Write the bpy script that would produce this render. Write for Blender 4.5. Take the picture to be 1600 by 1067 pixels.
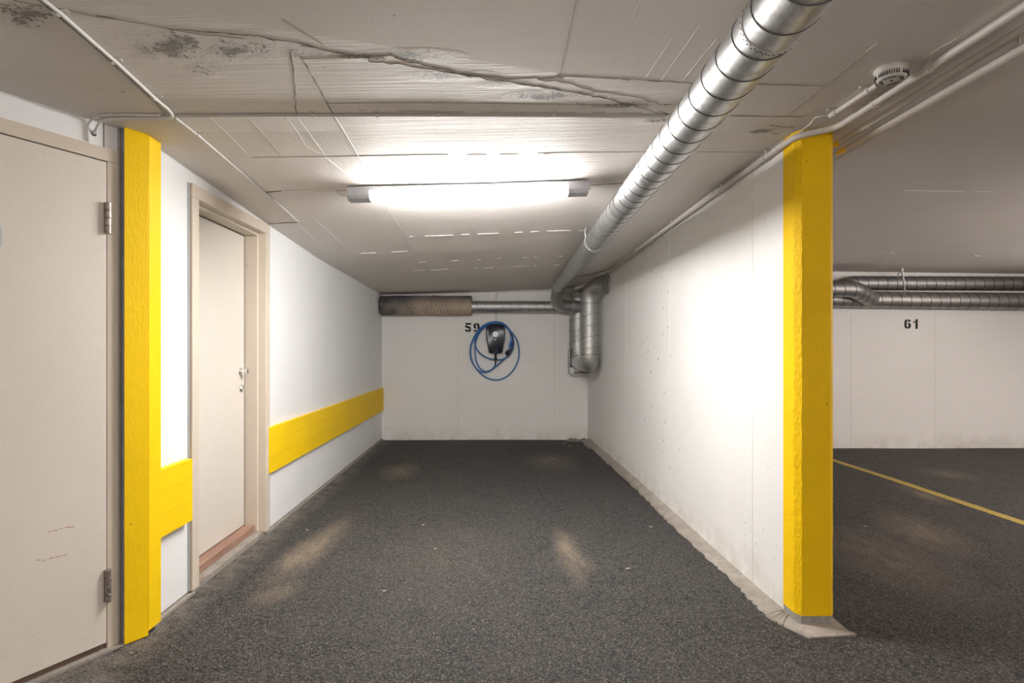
import bpy, bmesh, math, random
from mathutils import Vector, Matrix, noise
random.seed(7)
for o in list(bpy.data.objects): bpy.data.objects.remove(o)
sc = bpy.context.scene
C = sc.collection
PI = math.pi
# ------------------------------------------------------------ camera
H = 1.25            # eye height, metres
F = 900.0           # focal length in pixels of the 1600 px wide frame
VX, VY = 773.0, 545.0
cd = bpy.data.cameras.new('camera'); cam = bpy.data.objects.new('camera', cd); C.objects.link(cam)
cam.location = (0, 0, H); cam.rotation_euler = (PI/2, 0, 0)
cd.sensor_width = 36; cd.lens = F/1600*36
cd.shift_x = (800-VX)/1600; cd.shift_y = (VY-533.5)/1600
cd.clip_start = .05
sc.camera = cam
# ------------------------------------------------------------ world, exposure
w = bpy.data.worlds.new('world'); sc.world = w; w.use_nodes = True
w.node_tree.nodes['Background'].inputs[0].default_value = (.9, .95, 1, 1)
w.node_tree.nodes['Background'].inputs[1].default_value = 0.02
vs = sc.view_settings
vs.view_transform = 'Standard'; vs.look = 'None'; vs.gamma = 1; vs.use_curve_mapping = False
vs.exposure = 2.8
LAMP_BAY = 34.0      # emission of the tube in the bay
LAMP_FILL = 15.0     # emission of the unseen warm tubes added as fill light
# added fill tubes out of view: centre, length, along x (0) or y (1), strength factor
FILL_TUBES = [((.2, -.45, 1.62), 1.3, 0, .62), ((3.4, -1.4, 1.62), 1.3, 0, 1.0), ((-.6, -3.4, 1.8), 1.3, 0, .7), ((5.3, 2.5, 1.75), 1.3, 0, 2.3), ((6.6, 4.6, 1.8), 1.3, 1, 1.3)]
# ------------------------------------------------------------ ceiling height over the plan
CX = [-9, -1.55, 0, 1.35, 4, 12]
CY = [-9, 2.5, 3.93, 5.0, 7.95]
CZ = [[2.21, 2.185, 2.10, 2.045, 1.995],
      [2.21, 2.185, 2.10, 2.045, 1.995],
      [2.22, 2.205, 2.14, 2.10, 2.03],
      [2.25, 2.24, 2.215, 2.19, 2.10],
      [2.26, 2.25, 2.24, 2.235, 2.225],
      [2.25, 2.24, 2.20, 2.17, 2.12]]
def ceil_z(x, y):
    def loc(k, v):
        v = min(max(v, k[0]), k[-1]-1e-6)
        for i in range(len(k)-1):
            if v < k[i+1]: return i, (v-k[i])/(k[i+1]-k[i])
    i, s = loc(CX, x); j, t = loc(CY, y)
    return (CZ[i][j]*(1-s)+CZ[i+1][j]*s)*(1-t) + (CZ[i][j+1]*(1-s)+CZ[i+1][j+1]*s)*t
def wall_x(y): return 1.37-.018*(y-2.7)          # face of the dividing wall towards the bay
def pt(px, py, Y): return Vector(((px-VX)/F*Y, Y, H-(py-VY)/F*Y))
def on_ceiling(px, py, drop=0.0):
    Z = 2.2
    for _ in range(12):
        Y = (Z-drop-H)*F/(VY-py); X = (px-VX)/F*Y; Z = ceil_z(X, Y)
    return Vector((X, Y, Z-drop))
def on_floor(px, py, z=0.0):
    Y = (H-z)*F/(py-VY); return Vector(((px-VX)/F*Y, Y, z))
def on_right(px, py, off=0.0):                    # on the dividing wall
    k = (px-VX)/F; Y = (1.37+.018*2.7-off)/(k+.018); return pt(px, py, Y)
def on_left(px, py, X=-1.55):
    Y = X*F/(px-VX); return pt(px, py, Y)
DW = Vector((.47, .883, 0)).normalized(); DN = Vector((DW.y, -DW.x, 0)); D0 = Vector((-1.598, 2.449, 0))
def on_door_wall(px, py, off=0.0):
    d = Vector(((px-VX)/F, 1, -(py-VY)/F)); o = Vector((0, 0, H))
    t = (D0+DN*off-o).dot(DN)/d.dot(DN); return o+d*t

# ------------------------------------------------------------ materials
MATS = {}
class NT:
    def __init__(s, name):
        m = bpy.data.materials.new(name); m.use_nodes = True; s.m = m; s.t = m.node_tree
        s.b = s.t.nodes['Principled BSDF']; MATS[name] = m
    def n(s, typ, **kw):
        nd = s.t.nodes.new(typ)
        for k, v in kw.items():
            if k.startswith('i_'):
                key = k[2:]; key = int(key) if key.isdigit() else key.replace('_', ' ')
                if hasattr(v, 'is_output'): s.t.links.new(v, nd.inputs[key])
                else: nd.inputs[key].default_value = v
            else: setattr(nd, k, v)
        return nd
    def link(s, a, b): s.t.links.new(a, b)
    def pos(s, scale=(1, 1, 1)):
        g = s.n('ShaderNodeNewGeometry').outputs['Position']
        mp = s.n('ShaderNodeVectorMath', operation='MULTIPLY', i_0=g, i_1=scale); return mp.outputs[0]
    def math(s, op, a, b=0.0, c=None, clamp=False):
        nd = s.n('ShaderNodeMath', operation=op, i_0=a, i_1=b); nd.use_clamp = clamp
        if c is not None:
            if hasattr(c, 'is_output'): s.link(c, nd.inputs[2])
            else: nd.inputs[2].default_value = c
        return nd.outputs[0]
    def noise(s, scale, det=2, rough=.5, vec=None, dist=0):
        return s.n('ShaderNodeTexNoise', i_Scale=scale, i_Detail=det, i_Roughness=rough, i_Distortion=dist,
                   i_Vector=vec if vec is not None else s.pos()).outputs[0]
    def ramp(s, fac, a, b, v0=0.0, v1=1.0):
        return s.n('ShaderNodeMapRange', i_0=fac, i_1=a, i_2=b, i_3=v0, i_4=v1).outputs[0]
    def mix(s, fac, a, b, mode='MIX'):
        nd = s.n('ShaderNodeMix', data_type='RGBA', blend_type=mode)
        for i, v in ((0, fac), (6, a), (7, b)):
            if hasattr(v, 'is_output'): s.link(v, nd.inputs[i])
            else: nd.inputs[i].default_value = v if i == 0 else (*v[:3], 1)
        return nd.outputs[2]
    def bump(s, h, dist, strength=1.0, prev=None):
        nd = s.n('ShaderNodeBump', i_Strength=strength, i_Distance=dist, i_Height=h)
        if prev is not None: s.link(prev, nd.inputs['Normal'])
        return nd.outputs[0]
    def blob(s, c, r, rot=0.0):
        """soft elliptical mask around a place on the surface (plan or wall), 1 at centre"""
        g = s.n('ShaderNodeNewGeometry').outputs['Position']
        v = s.n('ShaderNodeVectorMath', operation='SUBTRACT', i_0=g, i_1=c).outputs[0]
        if rot:
            v = s.n('ShaderNodeVectorRotate', rotation_type='Z_AXIS', i_Vector=v, i_Angle=rot).outputs[0]
        v = s.n('ShaderNodeVectorMath', operation='DIVIDE', i_0=v, i_1=r).outputs[0]
        d = s.n('ShaderNodeVectorMath', operation='LENGTH', i_0=v).outputs[1]
        return s.ramp(d, 0.15, 1.0, 1.0, 0.0)
    def out(s, col=None, rough=None, metal=None, normal=None, spec=None):
        for k, v in (('Base Color', col), ('Roughness', rough), ('Metallic', metal), ('Normal', normal), ('Specular IOR Level', spec)):
            if v is None: continue
            if hasattr(v, 'is_output'): s.link(v, s.b.inputs[k])
            else: s.b.inputs[k].default_value = (*v[:3], 1) if k == 'Base Color' else v
        return s.m
def plain(name, col, rough=.6, metal=0.0, var=.06, sc_=30, bump=0.0):
    t = NT(name)
    n = t.noise(sc_, 4)
    c = t.mix(t.ramp(n, .3, .7), [x*(1-var) for x in col], [min(1, x*(1+var)) for x in col])
    nm = t.bump(t.noise(sc_*6, 3), bump) if bump else None
    return t.out(c, rough, metal, nm)

# painted concrete wall with small blow holes
def wall_mat(name, base, dirt, holes=.5, axis='x', smooth=False):
    t = NT(name)
    n1 = t.noise(1.3, 5, .6); n2 = t.noise(14, 4, .6)
    c = t.mix(t.ramp(n1, .35, .7), base, [b*.965 for b in base])
    c = t.mix(t.ramp(n2, .5, .75, 0, .35), c, [base[0]*.93, base[1]*.91, base[2]*.88])
    # grime above the floor
    z = t.n('ShaderNodeSeparateXYZ', i_0=t.pos()).outputs[2]
    low = t.ramp(z, 0.0, .22, 1, 0)
    low = t.math('MULTIPLY', low, t.ramp(t.noise(4.5, 6, .7), .38, .7, 0, 1))
    c = t.mix(t.math('MULTIPLY', low, .75 if not smooth else .3), c, dirt)
    h = t.noise(60, 4, .6)
    nrm = t.bump(h, .0012 if not smooth else .0005)
    if holes:
        vec = t.pos()
        vo = t.n('ShaderNodeTexVoronoi', i_Scale=15.0, i_Vector=vec, i_Randomness=1.0)
        gate = t.ramp(t.n('ShaderNodeSeparateColor', i_0=vo.outputs['Color']).outputs[0], 1-holes*.55, 1-holes*.55+.25, 0, .17)
        gate = t.math('MULTIPLY', gate, t.ramp(t.noise(2.2, 3), .36, .56, .45, 1.1))
        hole = t.math('LESS_THAN', vo.outputs['Distance'], gate)
        vo2 = t.n('ShaderNodeTexVoronoi', i_Scale=45.0, i_Vector=vec, i_Randomness=1.0)
        g2 = t.ramp(t.n('ShaderNodeSeparateColor', i_0=vo2.outputs['Color']).outputs[1], .80, 1, 0, .26)
        g2 = t.math('MULTIPLY', g2, t.ramp(t.noise(1.6, 3), .48, .62, 0, 1))
        hole2 = t.math('LESS_THAN', vo2.outputs['Distance'], g2)
        hh = t.math('MAXIMUM', hole, hole2)
        c = t.mix(t.math('MULTIPLY', hh, .62), c, (.14, .12, .10))
        nrm = t.bump(t.math('SUBTRACT', 1, hh), .003, 1, nrm)
    return t.out(c, .62, 0, nrm, .3)
M_wall = wall_mat('painted_concrete', (.82, .81, .795), (.50, .44, .37), .55)
M_wallb = wall_mat('painted_concrete_back', (.83, .81, .785), (.52, .47, .40), .12)
M_panel = wall_mat('smooth_wall_panel', (.83, .83, .83), (.6, .57, .52), 0, smooth=True)

# ceiling
def ceiling_mat():
    t = NT('board_marked_concrete')
    base = (.77, .725, .69)
    n1 = t.noise(.9, 5, .55)
    c = t.mix(t.ramp(n1, .3, .7), base, [b*.93 for b in base])
    grX = t.noise(1, 6, .62, t.pos((2.2, 75, 1)), .25)
    grY = t.noise(1, 5, .6, t.pos((60, 1.6, 1)), .2)
    xyz = t.n('ShaderNodeSeparateXYZ', i_0=t.pos())
    inbay = t.math('MULTIPLY', t.math('GREATER_THAN', xyz.outputs[1], 2.36), t.math('GREATER_THAN', xyz.outputs[0], -.66))
    inbay = t.math('MULTIPLY', inbay, t.math('LESS_THAN', xyz.outputs[0], 1.4))
    near = t.math('MULTIPLY', t.math('LESS_THAN', xyz.outputs[1], 2.36), t.math('GREATER_THAN', t.math('ADD', xyz.outputs[1], t.math('MULTIPLY', xyz.outputs[0], -.35)), 1.93))
    sel = t.math('ADD', inbay, near, clamp=True)
    gr = t.n('ShaderNodeMix', data_type='FLOAT', i_0=sel, i_2=t.math('MULTIPLY', grY, .22), i_3=grX).outputs[0]
    c = t.mix(t.ramp(grX, .56, .78, 0, .16), c, (.36, .33, .30))
    # spalled, flaking patches
    spots = [((265, 72), (.22, .14)), ((365, 78), (.24, .09)), ((322, 108), (.08, .07)), ((30, 25), (.18, .09)), ((640, 88), (.20, .06)), ((470, 84), (.10, .05)),
             ((700, 118), (.20, .05)), ((860, 150), (.25, .06)), ((960, 165), (.2, .05)), ((1035, 187), (.13, .06)),
             ((1190, 205), (.10, .05)), ((560, 88), (.12, .03)), ((790, 132), (.15, .03))]
    m = None
    for (p, r) in spots:
        q = on_ceiling(*p); b = t.blob((q.x, q.y, q.z), (r[0], r[1], 1.0))
        m = b if m is None else t.math('MAXIMUM', m, b)
    m = t.math('MULTIPLY', m, t.ramp(t.noise(11, 5, .7), .34, .60, .15, 1.15), clamp=True)
    pit = t.noise(85, 5, .7, t.pos((1, 1.2, 1)), .3)
    pit = t.math('ADD', t.math('MULTIPLY', pit, .7), t.math('MULTIPLY', t.noise(17, 3, .6), .3))
    pits = t.ramp(t.math('ADD', t.math('MULTIPLY', m, .24), pit), .665, .715, 0, 1)
    pits = t.math('MULTIPLY', pits, t.ramp(m, 0, .3, 0, 1))
    c = t.mix(t.math('MULTIPLY', pits, .72), c, (.17, .15, .14))
    c = t.mix(t.math('MULTIPLY', m, .14), c, (.50, .455, .41))
    # scattered blow holes
    vo = t.n('ShaderNodeTexVoronoi', i_Scale=14.0, i_Randomness=1.0, i_Vector=t.pos())
    g = t.ramp(t.n('ShaderNodeSeparateColor', i_0=vo.outputs['Color']).outputs[0], .93, 1, 0, .10)
    hole = t.math('LESS_THAN', vo.outputs['Distance'], g)
    c = t.mix(t.math('MULTIPLY', hole, .5), c, (.2, .18, .16))
    nrm = t.bump(gr, .0035)
    nrm = t.bump(t.math('MULTIPLY', t.noise(40, 6, .75), m), .013, 1, nrm)
    nrm = t.bump(t.math('SUBTRACT', 1, t.math('MAXIMUM', hole, pits)), .004, 1, nrm)
    return t.out(c, .7, 0, nrm, .25)
M_ceil = ceiling_mat()
M_crack = plain('crack_shade', (.17, .15, .135), .9)  # shade inside deep cracks and gaps, put into the colour
M_seam = plain('old_seam', (.34, .31, .28), .9)
M_ridge = plain('paint_ridge', (.76, .735, .71), .6)

def asphalt_mat():
    t = NT('asphalt')
    p = t.pos()
    a = t.noise(95, 4, .75); big = t.noise(3.4, 5, .6)
    vo = t.n('ShaderNodeTexVoronoi', i_Scale=170.0, i_Vector=p)
    c = t.mix(t.ramp(a, .36, .66), (.014, .013, .0125), (.145, .135, .127))
    st = t.n('ShaderNodeTexVoronoi', i_Scale=98.0, i_Vector=t.n('ShaderNodeVectorMath', operation='ADD', i_0=p, i_1=t.n('ShaderNodeVectorMath', operation='SCALE', i_0=t.n('ShaderNodeTexNoise', i_Scale=60.0, i_Vector=p).outputs[1], i_3=.010).outputs[0]).outputs[0])
    pitm = t.math('MULTIPLY', t.ramp(st.outputs['Distance'], .30, .62), t.ramp(t.noise(30, 4, .7), .35, .6, .3, 1))
    c = t.mix(t.math('MULTIPLY', pitm, 1.0, clamp=True), c, (.006, .006, .006))
    stc = t.n('ShaderNodeSeparateColor', i_0=st.outputs['Color']).outputs[1]
    c = t.mix(t.math('MULTIPLY', t.ramp(stc, .6, 1, 0, .55), t.ramp(st.outputs['Distance'], .5, .2)), c, (.33, .31, .288))
    c = t.mix(t.ramp(big, .35, .75, 0, .5), c, t.mix(.5, c, (.10, .088, .076)))
    vcol = t.n('ShaderNodeSeparateColor', i_0=vo.outputs['Color']).outputs[0]
    spark = t.math('MULTIPLY', t.math('GREATER_THAN', vcol, .93), t.math('LESS_THAN', vo.outputs['Distance'], .34))  # glints of the grains painted in as pale flecks
    c = t.mix(t.math('MULTIPLY', spark, .55), c, (.42, .40, .37))
    # tyre dust
    D = None
    for (q, r, rot, k) in [((480, 862), (.16, .62, 1), 0.08, .62), ((520, 832), (.12, .45, 1), 0, .35), ((430, 925), (.13, .22, 1), .3, .3), ((888, 862), (.10, .55, 1), 0, .5),
                      ((905, 880), (.12, .2, 1), 0, .3), ((625, 735), (.22, .5, 1), 0, .38), ((860, 720), (.35, .6, 1), 0, .3), ((1440, 830), (.30, .60, 1), .3, .42), ((1390, 870), (.4, .8, 1), .2, .3),
                      ((1480, 740), (.25, .35, 1), 0, .3), ((1440, 770), (.14, .5, 1), .2, .4), ((700, 870), (.5, .8, 1), 0, .07), ((505, 845), (.10, .30, 1), -.2, .5)]:
        f = on_floor(*q); m = t.math('MULTIPLY', t.blob((f.x, f.y, 0), r, rot), k)
        D = m if D is None else t.math('MAXIMUM', D, m)
    D = t.math('MULTIPLY', D, t.ramp(t.noise(5, 6, .7, t.pos((2.2, .8, 1)), .6), .28, .68, .25, 1.45))
    D = t.math('MULTIPLY', D, t.ramp(a, .35, .6, .55, 1.1), clamp=True)
    c = t.mix(D, c, (.36, .275, .20))
    xyz = t.n('ShaderNodeSeparateXYZ', i_0=p)
    # grit drifted against the left and back walls
    e1 = t.ramp(xyz.outputs[0], -1.52, -1.36, 1, 0)
    e1 = t.math('MULTIPLY', e1, t.ramp(t.noise(9, 5, .7), .35, .6, 0, .6))
    c = t.mix(e1, c, (.30, .26, .22))
    h = t.math('ADD', t.math('MULTIPLY', st.outputs['Distance'], -1.0), a)
    nrm = t.bump(h, .007, 1.0)
    nrm = t.bump(t.noise(40, 3, .6), .004, .6, nrm)
    return t.out(c, t.ramp(a, .3, .7, .62, .85), 0, nrm, .35)
M_asph = asphalt_mat()

def metal_mat(name, lo, hi, r0=.24, r1=.42, dirt=0.0):
    t = NT(name)
    n = t.noise(18, 5, .6); n2 = t.noise(5, 4, .6)
    vo = t.n('ShaderNodeTexVoronoi', i_Scale=90.0, i_Vector=t.pos()).outputs['Color']
    v = t.n('ShaderNodeSeparateColor', i_0=vo).outputs[0]
    c = t.mix(t.ramp(v, 0, 1, 0, 1), lo, hi)
    c = t.mix(t.ramp(n2, .5, .75, 0, .35+dirt), c, (.28, .26, .24))
    nrm = t.bump(n, .0012, .8)
    return t.out(c, t.ramp(n, .3, .7, r0, r1), 1.0, nrm)
M_galv = metal_mat('galvanised_steel', (.43, .43, .435), (.54, .54, .535), .40, .58)
M_galvd = metal_mat('dusty_galvanised_steel', (.34, .33, .32), (.42, .41, .40), .42, .58, .2)
M_galvm = metal_mat('dull_galvanised_steel', (.46, .46, .46), (.58, .58, .57), .46, .62, .1)
M_lock = metal_mat('seam_steel', (.20, .19, .18), (.30, .29, .28), .4, .6)
M_lockd = plain('dark_seam', (.05, .048, .045), .7, .2)
M_chrome = plain('chrome', (.8, .8, .8), .12, 1.0, .02)
M_hinge = plain('worn_hinge_steel', (.36, .31, .28), .42, .8, .3, 60)
def yellow_mat(name, col, bumpy):
    t = NT(name)
    n = t.noise(3, 4)
    c = t.mix(t.ramp(n, .3, .7), col, [x*.95 for x in col])
    vo = t.n('ShaderNodeTexVoronoi', i_Scale=22.0, i_Randomness=1.0, i_Vector=t.pos())
    g = t.ramp(t.n('ShaderNodeSeparateColor', i_0=vo.outputs['Color']).outputs[0], .80, 1, 0, .12)
    hole = t.math('LESS_THAN', vo.outputs['Distance'], g)
    c = t.mix(t.math('MULTIPLY', hole, .7), c, (.16, .10, .01))
    nrm = t.bump(t.noise(90, 3, .6, t.pos((1, 1, .45))), bumpy)
    nrm = t.bump(t.noise(12, 3), .003, .6, nrm)
    return t.out(c, .55, 0, nrm, .2)
M_yel = yellow_mat('yellow_board_paint', (.95, .62, .005), .0015)
M_yelc = yellow_mat('yellow_concrete_paint', (.94, .59, .004), .003)
M_yelr = yellow_mat('rough_yellow_concrete_paint', (.94, .59, .004), .009)
def door_mat(name, col):
    t = NT(name)
    c = t.mix(t.ramp(t.noise(1.7, 4), .3, .7), col, [x*.95 for x in col])
    z = t.n('ShaderNodeSeparateXYZ', i_0=t.pos()).outputs[2]
    g = t.math('MULTIPLY', t.ramp(z, .0, .8, 1, 0), t.ramp(t.noise(26, 6, .75), .60, .72, 0, .5))
    c = t.mix(g, c, (.42, .34, .26))
    return t.out(c, .45, 0, t.bump(t.noise(220, 2), .0006), .4)
M_door = door_mat('beige_door_paint', (.70, .645, .575))
M_frame = door_mat('beige_frame_paint', (.66, .58, .48))
M_yjoint = plain('board_joint', (.50, .33, .01), .7)
M_greytrim = plain('grey_edge', (.33, .32, .32), .55, .2, .15, 20)
M_cable = plain('white_cable', (.66, .64, .61), .45)
M_conduit = plain('painted_conduit', (.56, .52, .48), .5, 0, .07, 12)
M_lampbody = plain('grey_lamp_housing', (.42, .43, .46), .4)
M_black = plain('black_plastic', (.014, .013, .022), .30)
M_black2 = plain('matt_black_plastic', (.02, .02, .024), .5)
M_blue = plain('blue_cable', (.035, .16, .43), .4)
M_blue2 = plain('bright_blue_plastic', (.06, .25, .70), .35)
M_white = plain('white_plastic', (.72, .72, .74), .3)
M_stencil = plain('black_stencil_paint', (.015, .014, .013), .8)
M_conc = None
def conc_mat():
    t = NT('bare_concrete')
    c = t.mix(t.ramp(t.noise(9, 6, .65), .3, .7), (.40, .355, .31), (.25, .22, .19))
    c = t.mix(t.ramp(t.noise(45, 5, .75), .56, .70, 0, .7), c, (.12, .11, .10))
    return t.out(c, .85, 0, t.bump(t.noise(40, 5, .7), .008))
M_conc = conc_mat()
def wood_mat():
    t = NT('worn_red_wood')
    c = t.mix(t.ramp(t.noise(1, 5, .7, t.pos((60, 4, 60))), .3, .7), (.24, .12, .085), (.40, .25, .18))
    return t.out(c, .7, 0, t.bump(t.noise(80, 3), .001))
M_wood = wood_mat()
def wool_mat():
    t = NT('netted_mineral_wool')
    xyz = t.n('ShaderNodeSeparateXYZ', i_0=t.pos())
    a = t.n('ShaderNodeTexWave', wave_type='BANDS', bands_direction='DIAGONAL', i_Scale=14.0, i_Distortion=1.5, i_Vector=t.pos((1, 1, 1))).outputs[1]
    b = t.n('ShaderNodeTexWave', wave_type='BANDS', bands_direction='DIAGONAL', i_Scale=14.0, i_Distortion=1.5, i_Vector=t.pos((-1, 1, 1))).outputs[1]
    k = t.math('MAXIMUM', a, b)
    c = t.mix(t.ramp(k, .55, .95), (.36, .29, .22), (.56, .46, .36))
    # soot towards the left end and on top
    s = t.math('ADD', t.ramp(xyz.outputs[0], -1.5, -.95, 1, 0), t.ramp(xyz.outputs[2], 1.84, 1.97, 0, .8))
    s = t.math('ADD', s, t.ramp(t.noise(4, 4), .3, .7, -.3, .3))
    c = t.mix(t.math('MULTIPLY', s, .85, clamp=True), c, (.07, .07, .075))
    return t.out(c, .9, 0, t.bump(k, .008))
M_wool = wool_mat()
def emit(name, col, s):
    t = NT(name); t.b.inputs['Emission Color'].default_value = (*col, 1); t.b.inputs['Emission Strength'].default_value = s
    t.out((.9, .9, .9), .4); return t.m
M_tube = emit('lit_diffuser', (1, .985, .96), LAMP_BAY)
M_line = None
def line_mat():
    t = NT('worn_yellow_line')
    k = t.ramp(t.noise(70, 4, .7), .40, .60)
    y = t.n('ShaderNodeSeparateXYZ', i_0=t.pos()).outputs[1]
    k = t.math('MULTIPLY', k, t.ramp(t.noise(1.4, 3), .3, .6, .6, 1))
    c = t.mix(t.math('ADD', t.math('MULTIPLY', k, .5), .4), (.06, .055, .05), (.62, .44, .07))
    return t.out(c, .8, 0, t.bump(t.noise(120, 3), .004))
M_line = line_mat()
M_leaf = plain('dry_leaf', (.58, .50, .38), .8)
M_rust = plain('rust_red_scuff', (.30, .07, .05), .8, 0, .4, 200)
M_rust2 = plain('rust_spot', (.45, .30, .16), .8, 0, .3, 200)

# ------------------------------------------------------------ helpers
def mk(name, bm, mat, parent=None, smooth=False, bevel=0, kind=None):
    me = bpy.data.meshes.new(name)
    bmesh.ops.recalc_face_normals(bm, faces=bm.faces)
    if parent is not None:
        L = parent.get('_w', (0, 0, 0)); bmesh.ops.translate(bm, verts=bm.verts, vec=(-L[0], -L[1], -L[2]))
    bm.to_mesh(me); bm.free()
    mats = mat if isinstance(mat, (list, tuple)) else [mat]
    for m in mats: me.materials.append(m)
    if smooth:
        for p in me.polygons: p.use_smooth = True
    o = bpy.data.objects.new(name, me); C.objects.link(o)
    if parent is not None: o.parent = parent
    if kind: o['kind'] = kind
    if bevel:
        b = o.modifiers.new('bevel', 'BEVEL'); b.width = bevel; b.segments = 2; b.limit_method = 'ANGLE'; b.angle_limit = .6
    if smooth:
        try:
            me.set_sharp_from_angle(angle=math.radians(45))
        except Exception: pass
    return o
WLOC = {}
def thing(name, label, cat, loc=(0, 0, 0), group=None):
    o = bpy.data.objects.new(name, None); C.objects.link(o); o.location = loc
    o.empty_display_size = .05
    o['label'] = label; o['category'] = cat
    if group: o['group'] = group
    WLOC[o.name] = Vector(loc); return o
def tag(o, label, cat, group=None):
    o['label'] = label; o['category'] = cat
    if group: o['group'] = group
    return o
def part(name, bm, mat, parent, **kw):
    """mesh given in world coordinates, parented below a thing (or below another part)"""
    off = WLOC.get(parent.name, Vector((0, 0, 0)))
    bmesh.ops.translate(bm, verts=bm.verts, vec=-off)
    me_parent = parent
    o = mk(name, bm, mat, None, **kw); o.parent = me_parent
    WLOC[o.name] = off
    return o
def BM(): return bmesh.new()
def hexa(bm, P, mi=0):
    """box from 8 corners: bottom 4 (ccw) then top 4"""
    v = [bm.verts.new(p) for p in P]
    for f in ((3, 2, 1, 0), (4, 5, 6, 7), (0, 1, 5, 4), (1, 2, 6, 5), (2, 3, 7, 6), (3, 0, 4, 7)):
        fc = bm.faces.new([v[i] for i in f]); fc.material_index = mi
def box(bm, x0, x1, y0, y1, z0, z1, mi=0):
    hexa(bm, [(x0, y0, z0), (x1, y0, z0), (x1, y1, z0), (x0, y1, z0), (x0, y0, z1), (x1, y0, z1), (x1, y1, z1), (x0, y1, z1)], mi)
def obox(bm, o, u, v, w_, a, b, c, mi=0):
    """oriented box: origin o, axes u,v,w_ with ranges a,b,c"""
    P = []
    for k in (0, 1):
        for (i, j) in ((0, 0), (1, 0), (1, 1), (0, 1)):
            P.append(o+u*a[i]+v*b[j]+w_*c[k])
    hexa(bm, P, mi)
def fillet(pts, rad, n=10):
    pts = [Vector(p) for p in pts]; out = [pts[0]]
    for i in range(1, len(pts)-1):
        a, b, c = pts[i-1], pts[i], pts[i+1]
        r = rad[i-1] if isinstance(rad, (list, tuple)) else rad
        d1 = (a-b); d2 = (c-b)
        ang = d1.angle(d2)
        if r <= 0 or ang > PI-.01: out.append(b); continue
        t = min(r/math.tan(ang/2), d1.length*(.98 if i == 1 else .49), d2.length*(.98 if i == len(pts)-2 else .49))
        p0 = b+d1.normalized()*t; p1 = b+d2.normalized()*t
        for k in range(n+1):
            s = k/n; out.append(p0*(1-s)**2+b*2*s*(1-s)+p1*s*s)
    out.append(pts[-1]); return out
def catmull(P, n=6, closed=False):
    P = [Vector(p) for p in P]; out = []
    for i in range(len(P)-1):
        p0 = P[max(i-1, 0)]; p1 = P[i]; p2 = P[i+1]; p3 = P[min(i+2, len(P)-1)]
        for k in range(n):
            t = k/n
            out.append(.5*((2*p1)+(-p0+p2)*t+(2*p0-5*p1+4*p2-p3)*t*t+(-p0+3*p1-3*p2+p3)*t**3))
    out.append(P[-1]); return out
def frames(path):
    T = []
    for i in range(len(path)):
        a = path[max(i-1, 0)]; b = path[min(i+1, len(path)-1)]; T.append((b-a).normalized())
    up = Vector((0, 0, 1)) if abs(T[0].z) < .9 else Vector((1, 0, 0))
    U = [(up-T[0]*up.dot(T[0])).normalized()]
    for i in range(1, len(path)):
        u = U[-1]-T[i]*U[-1].dot(T[i]); U.append(u.normalized())
    return T, U
def sweep(bm, path, r, n=20, caps=True, mi=0, rfun=None):
    T, U = frames(path); rings = []
    for i, p in enumerate(path):
        V = T[i].cross(U[i]); rr = r if rfun is None else rfun(i/(len(path)-1))*r
        rings.append([bm.verts.new(p+(U[i]*math.cos(2*PI*k/n)+V*math.sin(2*PI*k/n))*rr) for k in range(n)])
    for i in range(len(rings)-1):
        for k in range(n):
            f = bm.faces.new((rings[i][k], rings[i][(k+1) % n], rings[i+1][(k+1) % n], rings[i+1][k])); f.material_index = mi
    if caps:
        for q in (rings[0], rings[-1]):
            f = bm.faces.new(q); f.material_index = mi
def resample(path, step):
    out = [path[0].copy()]; acc = 0; 
    for i in range(1, len(path)):
        a, b = path[i-1], path[i]; L = (b-a).length
        d = step-acc
        while d <= L and L > 0:
            out.append(a.lerp(b, d/L)); d += step
        acc = (acc+L) % step if L > 0 else acc
    out.append(path[-1].copy()); return out
def helix(path, R, pitch, r, phase=0, seg=36):
    step = pitch/seg; P = resample(path, step); T, U = frames(P); out = []
    for i, p in enumerate(P):
        a = 2*PI*i/seg+phase; V = T[i].cross(U[i]); out.append((p+(U[i]*math.cos(a)+V*math.sin(a))*R, T[i], (U[i]*math.cos(a)+V*math.sin(a))))
    return out
def seam_mesh(bm, path, R, pitch, wd=.0035, hgt=.002, phase=0, seg=36, ranges=None):
    h = helix(path, R, pitch, 0, phase, seg); prev = None
    for k, (p, t, nrm) in enumerate(h):
        q = [bm.verts.new(p-t*wd-nrm*.0012), bm.verts.new(p-t*wd*.5+nrm*hgt), bm.verts.new(p+t*wd*.5+nrm*hgt), bm.verts.new(p+t*wd-nrm*.0012)]
        if prev:
            for j in range(3): bm.faces.new((prev[j], prev[j+1], q[j+1], q[j]))
        prev = q
def ring(bm, c, axis, R, wd, th, n=40, mi=0):
    axis = axis.normalized(); u = axis.orthogonal().normalized(); v = axis.cross(u); V = []
    for k in range(n):
        d = u*math.cos(2*PI*k/n)+v*math.sin(2*PI*k/n)
        V.append([bm.verts.new(c+d*(R-.001)-axis*wd/2), bm.verts.new(c+d*(R+th)-axis*wd/2), bm.verts.new(c+d*(R+th)+axis*wd/2), bm.verts.new(c+d*(R-.001)+axis*wd/2)])
    for k in range(n):
        a, b = V[k], V[(k+1) % n]
        for j in range(4):
            f = bm.faces.new((a[j], b[j], b[(j+1) % 4], a[(j+1) % 4])); f.material_index = mi
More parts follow.
